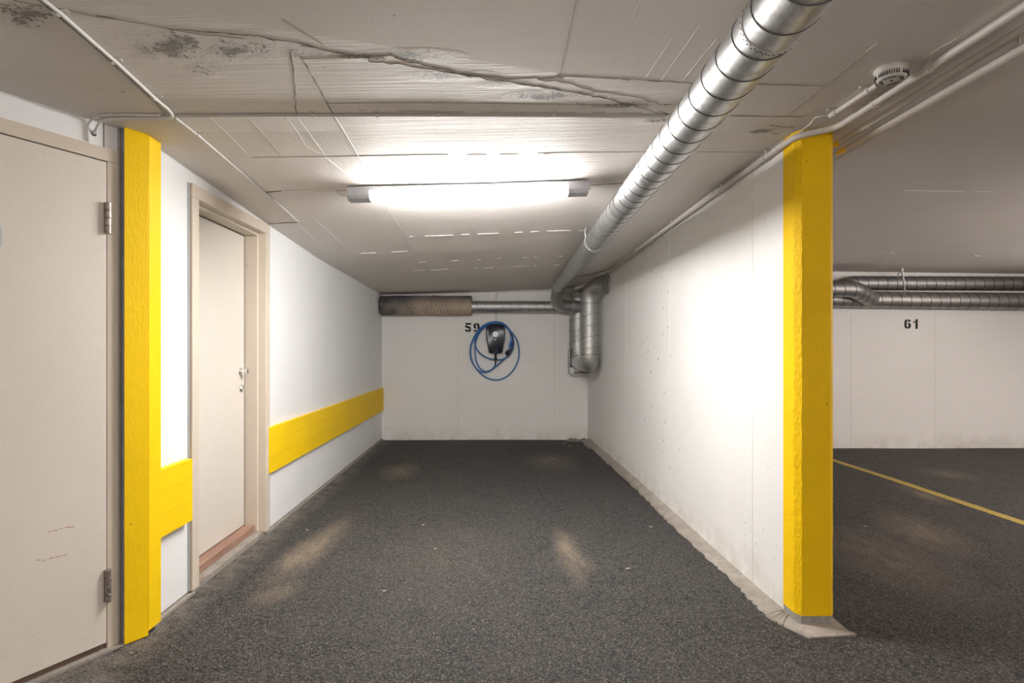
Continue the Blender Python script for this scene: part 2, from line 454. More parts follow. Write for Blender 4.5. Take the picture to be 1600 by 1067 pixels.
def disc(bm, c, axis, R, th, n=32, mi=0, R2=None):
    axis = axis.normalized(); u = axis.orthogonal().normalized(); v = axis.cross(u); R2 = R if R2 is None else R2
    a = [bm.verts.new(c+(u*math.cos(2*PI*k/n)+v*math.sin(2*PI*k/n))*R) for k in range(n)]
    b = [bm.verts.new(c+axis*th+(u*math.cos(2*PI*k/n)+v*math.sin(2*PI*k/n))*R2) for k in range(n)]
    for k in range(n):
        f = bm.faces.new((a[k], a[(k+1) % n], b[(k+1) % n], b[k])); f.material_index = mi
    for q in (a, b): bm.faces.new(q).material_index = mi
def lathe(bm, c, axis, prof, n=40, mi=0):
    axis = axis.normalized(); u = axis.orthogonal().normalized(); v = axis.cross(u); R = []
    for (r, h) in prof:
        R.append([bm.verts.new(c+axis*h+(u*math.cos(2*PI*k/n)+v*math.sin(2*PI*k/n))*max(r, 1e-5)) for k in range(n)])
    for i in range(len(R)-1):
        for k in range(n):
            bm.faces.new((R[i][k], R[i][(k+1) % n], R[i+1][(k+1) % n], R[i+1][k])).material_index = mi
def prism(bm, pts, ext, mi=0):
    a = [bm.verts.new(p) for p in pts]; b = [bm.verts.new(Vector(p)+ext) for p in pts]; n = len(pts)
    bm.faces.new(a).material_index = mi; bm.faces.new(list(reversed(b))).material_index = mi
    for k in range(n): bm.faces.new((a[k], b[k], b[(k+1) % n], a[(k+1) % n])).material_index = mi

# ============================================================ SETTING
# floor
bm = BM(); bmesh.ops.create_grid(bm, x_segments=90, y_segments=80, size=1)
for v in bm.verts:
    x = -5+(v.co.x+1)/2*17; y = -6+(v.co.y+1)/2*14.2
    v.co = Vector((x, y, noise.noise(Vector((x*.7, y*.7, 0)))*.006-.003))
mk('floor', bm, M_asph, kind='structure', smooth=True)
# ceiling: one slab, its joints, ridges and cracks are part of the same mesh
bm = BM()
xs = sorted(set([-6+i*.25 for i in range(73)]+[-1.55, 1.35])); ys = sorted(set([-6+i*.25 for i in range(57)]+[3.93, 7.95, 8.1]))
g = [[bm.verts.new((x, y, ceil_z(x, y))) for y in ys] for x in xs]
for i in range(len(xs)-1):
    for j in range(len(ys)-1):
        bm.faces.new((g[i][j], g[i][j+1], g[i+1][j+1], g[i+1][j]))
box(bm, -6, 12, -6, 8.1, 2.32, 2.45)
def strip(px_pts, wd, mi, hgt=.0012, jit=0.0, gaps=0.0, step=.03, vary=.5):
    """ridge or joint running over the concrete, given by the places it passes"""
    P = [on_ceiling(*p) for p in px_pts]; Q = []
    for i in range(len(P)-1):
        L = (P[i+1]-P[i]).length; n = max(1, int(L/step))
        for k in range(n): Q.append(P[i].lerp(P[i+1], k/n))
    Q.append(P[-1]); prev = None
    for i, q in enumerate(Q):
        t = (Q[min(i+1, len(Q)-1)]-Q[max(i-1, 0)]); t.z = 0; t.normalize(); s = Vector((-t.y, t.x, 0))
        c = q+s*random.uniform(-jit, jit); wv = wd*(.7 if mi == 3 else 1)*random.uniform(1-vary, 1+vary)*.5
        if gaps and random.random() < gaps: prev = None; continue
        def at(p, d): return bm.verts.new((p.x, p.y, ceil_z(p.x, p.y)-d))
        r = [at(c-s*wv, .0), at(c-s*wv*.4, hgt), at(c+s*wv*.4, hgt), at(c+s*wv, .0)]
        if prev:
            for j in range(3): bm.faces.new((prev[j], prev[j+1], r[j+1], r[j])).material_index = mi
        prev = r
W, G, K = 1, 2, 3   # white ridge, grey joint, dark crack
strip([(326, 182), (385, 239)], .003, W, hgt=.0007)
strip([(387, 185), (439, 242)], .004, G)
strip([(447, 182), (479, 229), (507, 243)], .003, W, hgt=.0007)
strip([(464, 182), (480, 204), (509, 244)], .003, W, hgt=.0007)
strip([(456, 78), (459, 120), (463, 178)], .005, G, jit=.003)
strip([(470, 88), (495, 130), (522, 181)], .006, G, jit=.002)
strip([(522, 181), (559, 243), (585, 290), (603, 320), (635, 370), (647, 392)], .0055, W, hgt=.001)
strip([(522, 183), (561, 246), (583, 285)], .004, G)
strip([(393, 246), (480, 245), (558, 244), (640, 242), (700, 241.5)], .008, G, jit=.002)
strip([(700, 241.5), (800, 241), (880, 240)], .009, G, jit=.002, gaps=.35)
strip([(509, 246), (559, 285)], .003, W)
strip([(418, 350), (440, 348), (465, 347)], .016, K, jit=.002, hgt=.004)
strip([(414, 300), (440, 298)], .012, K, jit=.002, hgt=.004)
strip([(455, 298), (475, 299), (541, 298)], .010, G, jit=.003)
strip([(920, 290), (945, 288), (975, 286)], .016, G, jit=.003)
strip([(633, 370), (733, 366), (779, 364), (879, 360), (924, 360)], .016, W, gaps=.2, hgt=.004)
strip([(552, 396.5), (600, 394), (643, 392)], .016, W, gaps=.08, hgt=.004)
strip([(645, 410), (777, 404), (879, 400)], .016, W, gaps=.5, hgt=.004)
strip([(637, 423), (784, 417), (888, 413)], .018, W, gaps=.3, hgt=.004)
strip([(467, 352), (500, 381.5)], .006, W); strip([(500, 381), (529, 380)], .012, W)
strip([(494, 345), (516, 364), (544, 391)], .006, W); strip([(470, 388), (542, 391)], .012, W, gaps=.1)
strip([(840, 239), (1008, 237)], .004, G); strip([(1089, 237), (1200, 238)], .004, G); strip([(1050, 288.5), (1130, 288)], .006, W)
strip([(1411, 297.5), (1500, 299), (1600, 300)], .010, W, gaps=.25, hgt=.003)
strip([(1305, 409), (1420, 411), (1600, 415)], .03, W, gaps=.6, hgt=.004)
strip([(1330, 395), (1600, 402)], .02, W, gaps=.7, hgt=.004)
strip([(1429, 97), (1495, 60)], .003, W); strip([(1354, 80), (1372, 67)], .005, W)
strip([(1287, 134), (1330, 100), (1356, 80)], .004, G); strip([(1230, 178), (1287, 134)], .003, G)
strip([(875, 118), (900, 0)], .002, G)
strip([(505, 70), (440, 30)], .002, G)
strip([(470, 92), (600, 90)], .002, G)
for (a, b) in [((1050, 60), (1010, 120)), ((1093, 40), (1030, 130)), ((1120, 60), (1065, 128)), ((1000, 0), (985, 40))]:
    strip([a, b], .0012, W, hgt=.0008)
# transverse joint and the cracks
strip([(160, 178.5), (400, 178), (700, 178), (1045, 180)], .006, K, jit=.001)
strip([(1140, 181), (1200, 182), (1256, 182)], .008, K, jit=.001)
strip([(1093, 131), (1180, 132), (1287, 134)], .006, G, jit=.002)
strip([(870, 118), (960, 123), (1000, 124), (1085, 131)], .009, G, jit=.004)
strip([(960, 123), (1085, 130)], .004, K, jit=.004, gaps=.2)
strip([(20, 0), (75, 10), (130, 22), (190, 31), (250, 43), (330, 50), (400, 56)], .007, G, jit=.005)
strip([(20, 0), (75, 10), (130, 22), (190, 31), (250, 43), (330, 50), (400, 56)], .005, K, jit=.005, gaps=.4)
strip([(90, 12), (200, 34), (300, 52), (400, 62), (430, 68)], .003, K, jit=.003, gaps=.3)
strip([(400, 56), (430, 62), (460, 66), (500, 76), (560, 90)], .007, K, jit=.004)
strip([(410, 58), (450, 70), (490, 74), (560, 87), (590, 92)], .004, K, jit=.004, gaps=.2)
strip([(573, 86), (610, 87), (640, 98), (690, 106), (720, 116), (790, 122), (880, 122)], .007, K, jit=.007, step=.02)
strip([(573, 86), (576, 96), (620, 100), (665, 108), (700, 112), (770, 125), (860, 137), (950, 155), (1045, 180)], .006, K, jit=.007, step=.02)
strip([(690, 112), (740, 118), (800, 128), (900, 145), (1000, 165), (1045, 178)], .005, K, jit=.006, gaps=.15)
strip([(840, 125), (880, 128), (930, 143), (985, 150), (1040, 165)], .004, G, jit=.008)
strip([(510, 161), (640, 160), (760, 161), (900, 163), (1050, 163)], .004, K, jit=.001, gaps=.05)
strip([(1070, 165), (1110, 178)], .004, K, jit=.003)
strip([(560, 172), (1060, 176)], .004, G, gaps=.3)
for (a, b) in [((1195, 195), (1235, 200)), ((1235, 195), (1246, 206)), ((1190, 205), (1215, 210)), ((1095, 178), (1125, 183)), ((900, 160), (912, 163)), ((945, 165), (958, 167))]:
    strip([a, b], .0045, K, jit=.004, step=.012, gaps=.15, vary=.8)
mk('ceiling', bm, [M_ceil, M_ridge, M_seam, M_crack], kind='structure')

def clumps(bm, centre, rx, ry, n, smin, smax, mi=0, up=-1, zf=None):
    for _ in range(n):
        a = random.uniform(0, 2*PI); r = math.sqrt(random.random())
        x = centre.x+rx*r*math.cos(a); y = centre.y+ry*r*math.sin(a); s = random.uniform(smin, smax)
        z = zf(x, y)
        k = 7; top = bm.verts.new((x+random.uniform(-.3, .3)*s, y+random.uniform(-.3, .3)*s, z+up*s*.35))
        V = [bm.verts.new((x+math.cos(2*PI*i/k)*s*random.uniform(.6, 1.2), y+math.sin(2*PI*i/k)*s*random.uniform(.6, 1.2), z)) for i in range(k)]
        for i in range(k): bm.faces.new((V[i], V[(i+1) % k], top)).material_index = mi

# left wall with its door opening
def ridge_y(bm, y, x, z0, z1, wd=.004, h=.002, mi=1, s=1):
    """thin upright joint on a wall facing the bay"""
    hexa(bm, [(x-s*.001, y-wd, z0), (x+s*h, y, z0), (x+s*h, y+.0005, z0), (x-s*.001, y+wd, z0), (x-s*.001, y-wd, z1), (x+s*h, y, z1), (x+s*h, y+.0005, z1), (x-s*.001, y+wd, z1)], mi)
bm = BM()
box(bm, -1.75, -1.55, 2.52, 2.925, .022, 2.34); box(bm, -1.75, -1.55, 3.925, 8.1, .022, 2.34); box(bm, -1.75, -1.55, 2.925, 3.925, 2.09, 2.34)
for px in (488, 545, 583): ridge_y(bm, on_left(px, 500).y, -1.55, .022, 2.1, .003, .0012)
M_joint = plain('panel_joint', (.70, .70, .70), .7)
mk('wall_left', bm, [M_panel, M_joint], kind='structure')
bm = BM()   # concrete footing under the left wall panels, with a dark gap
box(bm, -1.76, -1.535, 2.56, 2.96, -.02, .014); box(bm, -1.76, -1.535, 3.90, 8.0, -.02, .014); 
# doorstep
box(bm, -1.76, -1.548, 2.96, 3.90, -.02, .03)
mk('trim_1', bm, M_conc, kind='structure', bevel=.004)
bm = BM(); box(bm, -1.74, -1.558, 2.56, 8.0, .010, .024)
mk('trim_2', bm, M_crack, kind='structure')  # dark strip painted for the shade in the gap below the panels
# back wall of the bay
bm = BM(); box(bm, -1.75, 1.45, 7.92, 8.1, -.05, 2.34)
for px in (716, 866): 
    x = (px-VX)/F*7.92; box(bm, x-.003, x+.003, 7.918, 7.93, .02, 2.0, 1)
M_wj = plain('wall_joint', (.66, .63, .59), .7)
mk('wall_back', bm, [M_wallb, M_wj], kind='structure')
# dividing wall (slightly converging)
Y0 = 2.73
bm = BM()
hexa(bm, [(wall_x(Y0), Y0, -.03), (wall_x(Y0)+.16, Y0, -.03), (1.55, 8.0, -.03), (wall_x(8), 8.0, -.03), (wall_x(Y0), Y0, 2.36), (wall_x(Y0)+.16, Y0, 2.36), (1.55, 8.0, 2.36), (wall_x(8), 8.0, 2.36)])
for (px, wd) in ((978, .005), (1046, .005), (1176, .004)):
    q = on_right(px, 500); y = q.y; x = wall_x(y)
    hexa(bm, [(x+.001, y-wd, 0), (x-.002, y, 0), (x-.002, y+.0005, 0), (x+.001, y+wd, 0), (x+.001, y-wd, 2.2), (x-.002, y, 2.2), (x-.002, y+.0005, 2.2), (x+.001, y+wd, 2.2)], 1 if px < 1100 else 2)
mk('wall_right', bm, [M_wall, M_ridge, M_wj], kind='structure')
# far wall behind the neighbouring bay
bm = BM(); box(bm, 1.5, 12, 7.26, 7.45, -.05, 2.34)
for px in (1461, 1330): 
    x = (px-VX)/F*7.26; box(bm, x-.003, x+.003, 7.258, 7.27, 0, 1.75, 1)
mk('wall_far_right', bm, [wall_mat('painted_concrete_far', (.78, .77, .755), (.45, .41, .36), .22), M_wj], kind='structure')
# skewed wall with the near door, and the unseen walls that close the lane
bm = BM()
def dwbox(a0, a1, z0, z1, off0, off1, mi=0, b=None):
    obox(b or bm, D0.copy(), DW, DN, Vector((0, 0, 1)), (a0, a1), (off0, off1), (z0, z1), mi)
a_r = (on_door_wall(183, 500)-D0).dot(DW)          # right edge of the frame along the wall
a_l = a_r-1.10
dwbox(a_r-.0, .06, -.03, 2.34, -.16, 0); dwbox(a_l-6, a_l, -.03, 2.34, -.16, 0); dwbox(a_l, a_r, 2.06, 2.34, -.16, 0)
seam_a = (on_door_wall(162, 200)-D0).dot(DW)
dwbox(seam_a-.002, seam_a+.002, 2.08, 2.2, -.001, .0012, 1)
for p in ((30, 147), (117, 179)):
    q = on_door_wall(*p); disc(bm, q, DN, .008, .003, 12, 0, .005)
mk('wall_near_left', bm, [M_panel, M_crack], kind='structure')
bm = BM(); box(bm, -6, 12, -6.1, -5.95, -.05, 2.34); mk('wall_front', bm, M_wallb, kind='structure')
bm = BM(); box(bm, 11.9, 12.05, -6, 8, -.05, 2.34); mk('wall_far_side', bm, M_wallb, kind='structure')

# ------------------------------------------------------------ near door (door_1)
def framed(bm, o, u, v, a0, a1, ztop, wj, wh, d0, d1, z0=0.0):
    Z = Vector((0, 0, 1))
    obox(bm, o, u, v, Z, (a0, a0+wj), (d0, d1), (z0, ztop-wh)); obox(bm, o, u, v, Z, (a1-wj, a1), (d0, d1), (z0, ztop-wh))
    obox(bm, o, u, v, Z, (a0, a1), (d0, d1), (ztop-wh, ztop))
Zv = Vector((0, 0, 1))
bm = BM(); framed(bm, D0, DW, DN, a_l, a_r, 2.085, .046, .055, -.10, .014, .004)
d1 = mk('door_1', bm, M_frame, kind='structure', bevel=.003)
lr = (on_door_wall(164, 500, .02)-D0).dot(DW)
bm = BM(); obox(bm, D0, DW, DN, Zv, (a_l+.05, a_r-.052), (-.03, .018), (.032, 2.024)); leaf = part('door_leaf', bm, M_door, d1, bevel=.002)
bm = BM(); obox(bm, D0, DW, DN, Zv, (a_l+.048, a_r-.046), (-.09, .004), (.0, .024)); part('threshold', bm, plain('dark_wood_sill', (.16, .10, .075), .7), d1)
bm = BM(); obox(bm, D0, DW, DN, Zv, (a_l-.1, a_r+.03), (-.03, .035), (-.01, .006)); part('sill_base', bm, M_conc, d1)
for (y0, y1) in ((316, 365), (889, 940)):
    A = on_door_wall(169, y0, .028); B = on_door_wall(169, y1, .028); A.x = B.x = (A.x+B.x)/2; A.y = B.y = (A.y+B.y)/2
    bm = BM(); L = A.z-B.z
    for k in range(4):
        z0 = B.z+L*k/4; z1 = B.z+L*(k+1)/4-.0012
        lathe(bm, Vector((A.x, A.y, z0)), Zv, [(.001, 0), (.0105, 0), (.0115, .001), (.0115, z1-z0-.001), (.0105, z1-z0), (.001, z1-z0)], 20)
    c = (Vector((A.x, A.y, B.z))-D0); a = c.dot(DW)
    obox(bm, D0, DW, DN, Zv, (a-.012, a-.004), (.010, .022), (B.z+.003, A.z-.003))
    part('hinge', bm, M_hinge, d1)
bm = BM(); q = on_door_wall(1, 352, .018); q2 = on_door_wall(3.5, 385, .018); a = (q2-D0).dot(DW)
obox(bm, D0, DW, DN, Zv, (a-.09, a), (.018, .021), (q2.z, q.z)); sg = part('door_sign', bm, plain('grey_sign', (.5, .52, .53), .4), d1, bevel=.001)
sg['label'] = 'small pale grey plate at the left edge of the photo'
def scuff(p0, p1, mat, wd):
    A = on_door_wall(*p0, .0185); B = on_door_wall(*p1, .0185); bm = BM(); n = 14; prev = None
    for i in range(n+1):
        c = A.lerp(B, i/n)+Zv*random.uniform(-.0015, .0015); hw = wd*random.uniform(.3, 1)
        r = [bm.verts.new(c+Zv*hw), bm.verts.new(c+DN*.0006), bm.verts.new(c-Zv*hw)]
        if prev and i % 4 != 3:
            bm.faces.new((prev[0], prev[1], r[1], r[0])); bm.faces.new((prev[1], prev[2], r[2], r[1]))
        prev = r
    return part('scuff_mark', bm, mat, leaf)
scuff((75, 831), (108, 823), M_rust, .0016); scuff((66, 876), (105, 866), M_rust, .0018)
scuff((107, 824), (115, 822), M_rust2, .004); scuff((57, 875), (63, 874), M_rust2, .004)

# ------------------------------------------------------------ side door (door_2)
bm = BM(); Uy = Vector((0, 1, 0)); Vx = Vector((1, 0, 0)); O2 = Vector((-1.55, 0, 0))
framed(bm, O2, Uy, Vx, 2.92, 3.93, 2.092, .068, .068, -.035, .018, .02)
framed(bm, O2, Uy, Vx, 2.93, 3.92, 2.085, .075, .078, -.16, -.033, .03)
d2 = mk('door_2', bm, M_frame, kind='structure', bevel=.004)
bm = BM(); obox(bm, O2, Uy, Vx, Zv, (3.008, 3.834), (-.158, -.118), (.08, 1.999)); lf = part('door_leaf', bm, M_door, d2, bevel=.002)
bm = BM(); obox(bm, O2, Uy, Vx, Zv, (3.8345, 3.8455), (-.14, -.1185), (.07, 2.008)); obox(bm, O2, Uy, Vx, Zv, (3.0, 3.8345), (-.14, -.1185), (1.9995, 2.008)); gp = part('door_gap', bm, M_crack, d2); gp['label'] = 'dark gap along the edge of the leaf'  # dark strip filling the gap in place of its shade
bm = BM(); obox(bm, O2, Uy, Vx, Zv, (3.006, 3.844), (-.165, -.05), (.03, .074)); part('threshold', bm, M_wood, d2, bevel=.003)
bm = BM(); box(bm, -1.556, -1.545, 2.905, 2.924, .024, 2.09); et = part('edge_strip', bm, plain('zinc_strip', (.45, .46, .48), .45, .3), d2); et['label'] = 'thin grey metal strip along the frame'
def on_leaf(px, py): return on_left(px, py, -1.668)
k = on_leaf(375.5, 580)
bm = BM(); lathe(bm, k, Vx, [(.0, 0), (.025, 0), (.025, .004), (.021, .008), (.010, .010), (.009, .028), (.018, .034), (.021, .042), (.018, .052), (.008, .056), (0, .056)], 28)
part('door_knob', bm, M_chrome, d2, smooth=True)
k = on_leaf(376.5, 607)
bm = BM(); lathe(bm, k, Vx, [(0, 0), (.026, 0), (.026, .005), (.020, .012), (.012, .014), (.012, .018), (0, .018)], 28); obox(bm, k, Uy, Vx, Zv, (-.002, .002), (.016, .0195), (-.007, .007))
part('lock', bm, M_chrome, d2, smooth=True)
bm = BM(); q = pt(388, 412, 3.842); disc(bm, q, Vector((0, -1, 0)), .009, .006, 14, 0, .006); part('rubber_stop', bm, M_frame, d2, smooth=True)

# ============================================================ THINGS
# ---- yellow boards round the left corner
t = thing('corner_post', 'yellow painted wooden corner post beside the near beige door, two upright boards', 'post', (-1.54, 2.5, 0))
A = Vector((-1.563, 2.430, 0)); B = Vector((-1.508, 2.511, 0)); fd = (B-A).normalized(); fn = Vector((fd.y, -fd.x, 0)); Lb = (B-A).length
bm = BM(); obox(bm, A, fd, -fn, Zv, (0, Lb-.001), (0, .036), (.0, 2.19)); 
bm.faces.ensure_lookup_table()
for f in bm.faces:
    f.normal_update()
    if abs(f.calc_center_median().z-1.1) < .2 and (f.calc_center_median()-(A-fn*.018)).to_2d().length < .008: f.material_index = 1
o = part('front_board', bm, [M_yel, M_greytrim], t, bevel=.002)
bm = BM(); box(bm, -1.546, -1.508, 2.5125, 2.604, .02, 2.183); part('side_board', bm, M_yel, t, bevel=.002)
bm = BM(); dwbox(a_r+.001, -.004, .0, 2.19, .0, .012, b=bm); mk('trim_3', bm, M_greytrim, kind='structure')
bm = BM(); box(bm, -1.549, -1.514, 2.606, 2.885, .392, .700)
for z in (.495, .60): box(bm, -1.515, -1.5132, 2.607, 2.884, z, z+.0012, 1)
tag(mk('wall_board', bm, [M_yel, M_yjoint], bevel=.002), 'short yellow bumper board between the corner post and the side door', 'board')
bm = BM(); box(bm, -1.549, -1.523, 3.905, 7.89, .405, .715)
for z in (.51, .615): box(bm, -1.524, -1.5222, 3.935, 7.885, z, z+.0012, 1)
tag(mk('wall_board', bm, [M_yel, M_yjoint], bevel=.002), 'long yellow bumper board running from the side door to the back wall', 'board')

# ---- pillar: yellow end of the dividing wall
t = thing('pillar', 'yellow painted concrete pillar at the near end of the dividing wall', 'pillar', (1.45, 2.66, 0))
plan = [(wall_x(2.73)-.002, 2.73), (1.367, 2.632), (1.385, 2.598), (1.515, 2.598), (1.538, 2.62), (1.545, 2.73)]
ztop = 2.215
bm = BM(); n = len(plan)
ZL = [.045+i*.0225 for i in range(97)]; ZL[-1] = 2.30
R = []
for z in ZL:
    row = []
    for i, (x, y) in enumerate(plan):
        j = noise.noise(Vector((x*9, i*3.1, z*22)))*.0025*(1 if i in (1, 2) else .35) if i else 0
        row.append(bm.verts.new((x+j, y-j, z)))
    R.append(row)
for a in range(len(ZL)-1):
    for i in range(n):
        f = bm.faces.new((R[a][i], R[a][(i+1) % n], R[a+1][(i+1) % n], R[a+1][i])); f.material_index = 1 if i in (1,) else 0
bm.faces.new(R[0]); bm.faces.new(list(reversed(R[-1])))
part('painted_shaft', bm, [M_yelc, M_yelr], t)
bm = BM(); P = [(x, y) for x, y in plan]; prism(bm, [Vector((x+(.0015 if i < 2 else 0), y+(.0015 if 1 < i < 4 else 0), -.02)) for i, (x, y) in enumerate(P)], Vector((0, 0, .066)))
bp = part('bare_foot', bm, plain('grey_foot_concrete', (.30, .28, .26), .8, 0, .2, 40, .002), t); bp['label'] = 'unpainted grey strip at the foot'
# ---- concrete kerb at the foot of the dividing wall
bm = BM(); N = 90
top = []; low = []
outp = catmull([Vector((x, y, .003)) for x, y in ((1.19, 7.75), (1.215, 7.2), (1.222, 6.8), (1.25, 5.66), (1.256, 4.77), (1.252, 4.11), (1.268, 3.49), (1.277, 3.09), (1.274, 2.72), (1.30, 2.60))], 14)
outp += [on_floor(1262, 996, .003), on_floor(1310, 994, .003), on_floor(1335, 992, .003)]
inn = []
for q in outp:
    if q.y > 2.72: inn.append(Vector((wall_x(q.y)+.02, q.y, .018+max(0, min(1, (q.y-3.3)/2))*.035)))
    else: inn.append(Vector((1.42, 2.75, .018)))
prev = None
for q, r in zip(outp, inn):
    j = Vector((random.uniform(-.010, .008), random.uniform(-.005, .005), 0))
    a = bm.verts.new(q+j-Vector((.004, 0, .016))); b = bm.verts.new(q+j+Vector((.006, .0, random.uniform(.0, .004)+max(0, min(1, (q.y-3.3)/2))*.02))); 
    m_ = q.lerp(r, .5); m = bm.verts.new(m_+Vector((0, 0, random.uniform(-.003, .004)))); c = bm.verts.new(r)
    if prev:
        for s0, s1 in zip(((prev[0], prev[1]), (prev[1], prev[2]), (prev[2], prev[3])), ((a, b), (b, m), (m, c))):
            try: bm.faces.new((s0[0], s0[1], s1[1], s1[0]))
            except ValueError: pass
    prev = (a, b, m, c)
q = on_floor(1335, 992, .008); e = on_floor(1306, 967, .008)
v = [bm.verts.new(p) for p in ((q.x, q.y, -.01), (q.x, q.y, .005), (e.x, e.y+.05, .005), (e.x, e.y+.05, -.01), (1.42, 2.75, .022))]
bm.faces.new((v[0], v[1], v[2], v[3])); bm.faces.new((v[1], v[2], v[4]))
kb = mk('trim_4', bm, M_conc, kind='structure')
# crumbled concrete in the back right corner
bm = BM(); clumps(bm, Vector((1.20, 7.86, 0)), .20, .07, 60, .03, .09, up=1.2, zf=lambda x, y: -.004)
clumps(bm, Vector((1.24, 7.45, 0)), .05, .30, 44, .02, .06, up=1.3, zf=lambda x, y: -.002)
tag(mk('rubble', bm, plain('dirty_rubble', (.27, .23, .20), .9, 0, .3, 30, .004)), 'crumbled dirty concrete heaped in the back right corner of the bay', 'rubble')['kind'] = 'stuff'

# ---- ducts
def duct(parent, name, pts, rad, r, pitch, mat, n=32, seamw=.0032, caps=True, phase=0, lock=M_lock, fil=12, seam_h=.0018):
    path = fillet(pts, rad, fil) if rad else [Vector(p) for p in pts]
    bm = BM(); sweep(bm, path, r, n, caps); o = part(name, bm, mat, parent, smooth=True)
    if pitch:
        bm = BM(); seam_mesh(bm, path, r, pitch, seamw, seam_h, phase); s = part('spiral_seam', bm, lock, o, smooth=False)
    return o, path
mr = .0775
t = thing('ventilation_duct', 'long shiny spiral steel duct running under the ceiling along the bay', 'duct', (.75, 4, 2.0))
P1 = Vector((.705, 1.37, 2.08)); P2 = Vector((.805, 7.05, 2.045)); back = P1+(P1-P2)*.55
main, mpath = duct(t, 'duct_pipe', [back, P1, P2], None, mr, .119, M_galv, 48, phase=1.0, seamw=.0028, lock=M_lockd)
bm = BM(); ep = fillet([P2, P2+(P2-P1).normalized()*.18, Vector((.785, 7.55, 1.81)), Vector((1.12, 7.62, 1.81))], [.15, .2], 12)
sweep(bm, ep, mr, 36); el = part('elbow', bm, M_galvm, t, smooth=True)
bm = BM(); T, U = frames(ep)
bm.free()
for i in (3, 13, 24, len(ep)-2): bm = BM(); ring(bm, ep[i], T[i], mr, .01, .003); part('elbow_seam', bm, M_galv, el)
bm = BM(); ring(bm, Vector((1.03, 7.60, 1.81)), Vector((1, .15, 0)), mr, .02, .02); part('saddle_collar', bm, M_galvm, t)
# perforated hanger band near the camera
ax = (P2-P1).normalized(); yb = 1.47; cb = P1+ax*((yb-P1.y)/ax.y)
bm = BM(); ring(bm, cb, ax, mr+.001, .014, .0015); u = ax.orthogonal().normalized(); vv = ax.cross(u)
for k in range(64):
    d = u*math.cos(2*PI*k/64)+vv*math.sin(2*PI*k/64); disc(bm, cb+d*(mr+.0018)+ax*(.003 if k % 2 else -.003), d, .0022, .0012, 8, 1)
obox(bm, cb+Vector((-.004, 0, 0)), Vx, Uy, Zv, (0, .006), (-.007, .007), (mr, ceil_z(.7, 1.4)-cb.z+.002))
part('hanger_band', bm, [M_galv, M_black2], t)
bm = BM(); y2 = 4.35; c2 = P1+ax*((y2-P1.y)/ax.y); ring(bm, c2, ax, mr+.001, .014, .0015)
sweep(bm, [c2+Vector((-mr*.9, 0, .02)), c2+Vector((-mr*1.0, 0, .07)), c2+Vector((-mr*.9, 0, ceil_z(.68, 4.35)-c2.z))], .004, 8)
part('hanger_band', bm, M_galv, t)

t = thing('ventilation_duct', 'bare spiral steel duct lying along the back wall above the number 59', 'duct', (.3, 7.77, 1.82))
duct(t, 'duct_pipe', [(-.36, 7.765, 1.818), (1.04, 7.765, 1.818)], None, .0765, .112, M_galvm, 32, phase=.5)
t = thing('insulated_duct', 'duct end wrapped in sooty netted mineral wool in the back left corner', 'duct', (-.93, 7.76, 1.835))
bm = BM(); path = [Vector((-1.545+i*.0125*1.0, 7.775, 1.835)) for i in range(100)]
T, U = frames(path); rings = []
for i, p in enumerate(path):
    row = []
    for k in range(48):
        a = 2*PI*k/48; d = Vector((0, math.cos(a), math.sin(a)))
        rr = .131+noise.noise(Vector((p.x*5, math.cos(a)*1.2, math.sin(a)*1.2)))*.008-(.012 if abs(p.x+.85) < .01 else 0)
        if i in (0, 99): rr -= .012
        row.append(bm.verts.new(p+d*rr))
    rings.append(row)
for i in range(99):
    for k in range(48): bm.faces.new((rings[i][k], rings[i][(k+1) % 48], rings[i+1][(k+1) % 48], rings[i+1][k]))
bm.faces.new(rings[0]); bm.faces.new(rings[-1])
part('insulation', bm, M_wool, t, smooth=True)
for x in (-1.50, -.85, -.33): bm = BM(); ring(bm, Vector((x, 7.775, 1.835)), Vx, .128, .004, .006); part('binding_wire', bm, M_lock, t)
for (x, a) in [(-1.1, 1.5), (-1.05, 1.7), (-.85, 1.4), (-.95, 1.9), (-.84, 1.7)]:
    bm = BM(); c = Vector((x, 7.775, 1.835))+Vector((0, math.cos(a), math.sin(a)))*.128; sweep(bm, [c, c+Vector((.01, -.004, .02)), c+Vector((.022, 0, .012))], .002, 6); part('wire_end', bm, M_lock, t)

t = thing('vertical_duct', 'rear upright spiral duct standing in the back right corner', 'duct', (1.13, 7.77, .92))
duct(t, 'duct_pipe', [(1.13, 7.775, .945), (1.13, 7.775, 2.0)], None, .125, .15, M_galvm, 36, caps=True)
bm = BM(); box(bm, 1.005, 1.262, 7.70, 7.918, .920, .930); box(bm, 1.003, 1.008, 7.70, 7.918, .92, 1.25); box(bm, 1.003, 1.055, 7.66, 7.664, .92, 1.0)
part('base_plate', bm, M_galvm, t, bevel=.001)
duct(t, 'branch_pipe', [(.93, 7.78, 1.955), (1.10, 7.78, 1.955)], None, .055, 0, M_conduit, 24)
t = thing('vertical_duct', 'front upright spiral duct curving into the dividing wall at the top', 'duct', (1.13, 6.85, .97))
vr = .103
wy = 6.55
pv, vp = duct(t, 'duct_pipe', [(1.13, 6.85, 1.17), (1.13, 6.85, 1.80)], None, vr, .13, M_galvm, 40)
bm = BM(); e1 = fillet([Vector((1.13, 6.85, 1.19)), Vector((1.13, 6.85, 1.075)), Vector((1.125, 7.10, 1.075)), Vector((1.12, 7.68, 1.075))], [.14, .0], 12); sweep(bm, e1, vr+.002, 36); lo_ = part('elbow', bm, M_galvm, t, smooth=True)
lo_['label'] = 'lower elbow turning towards the back wall'
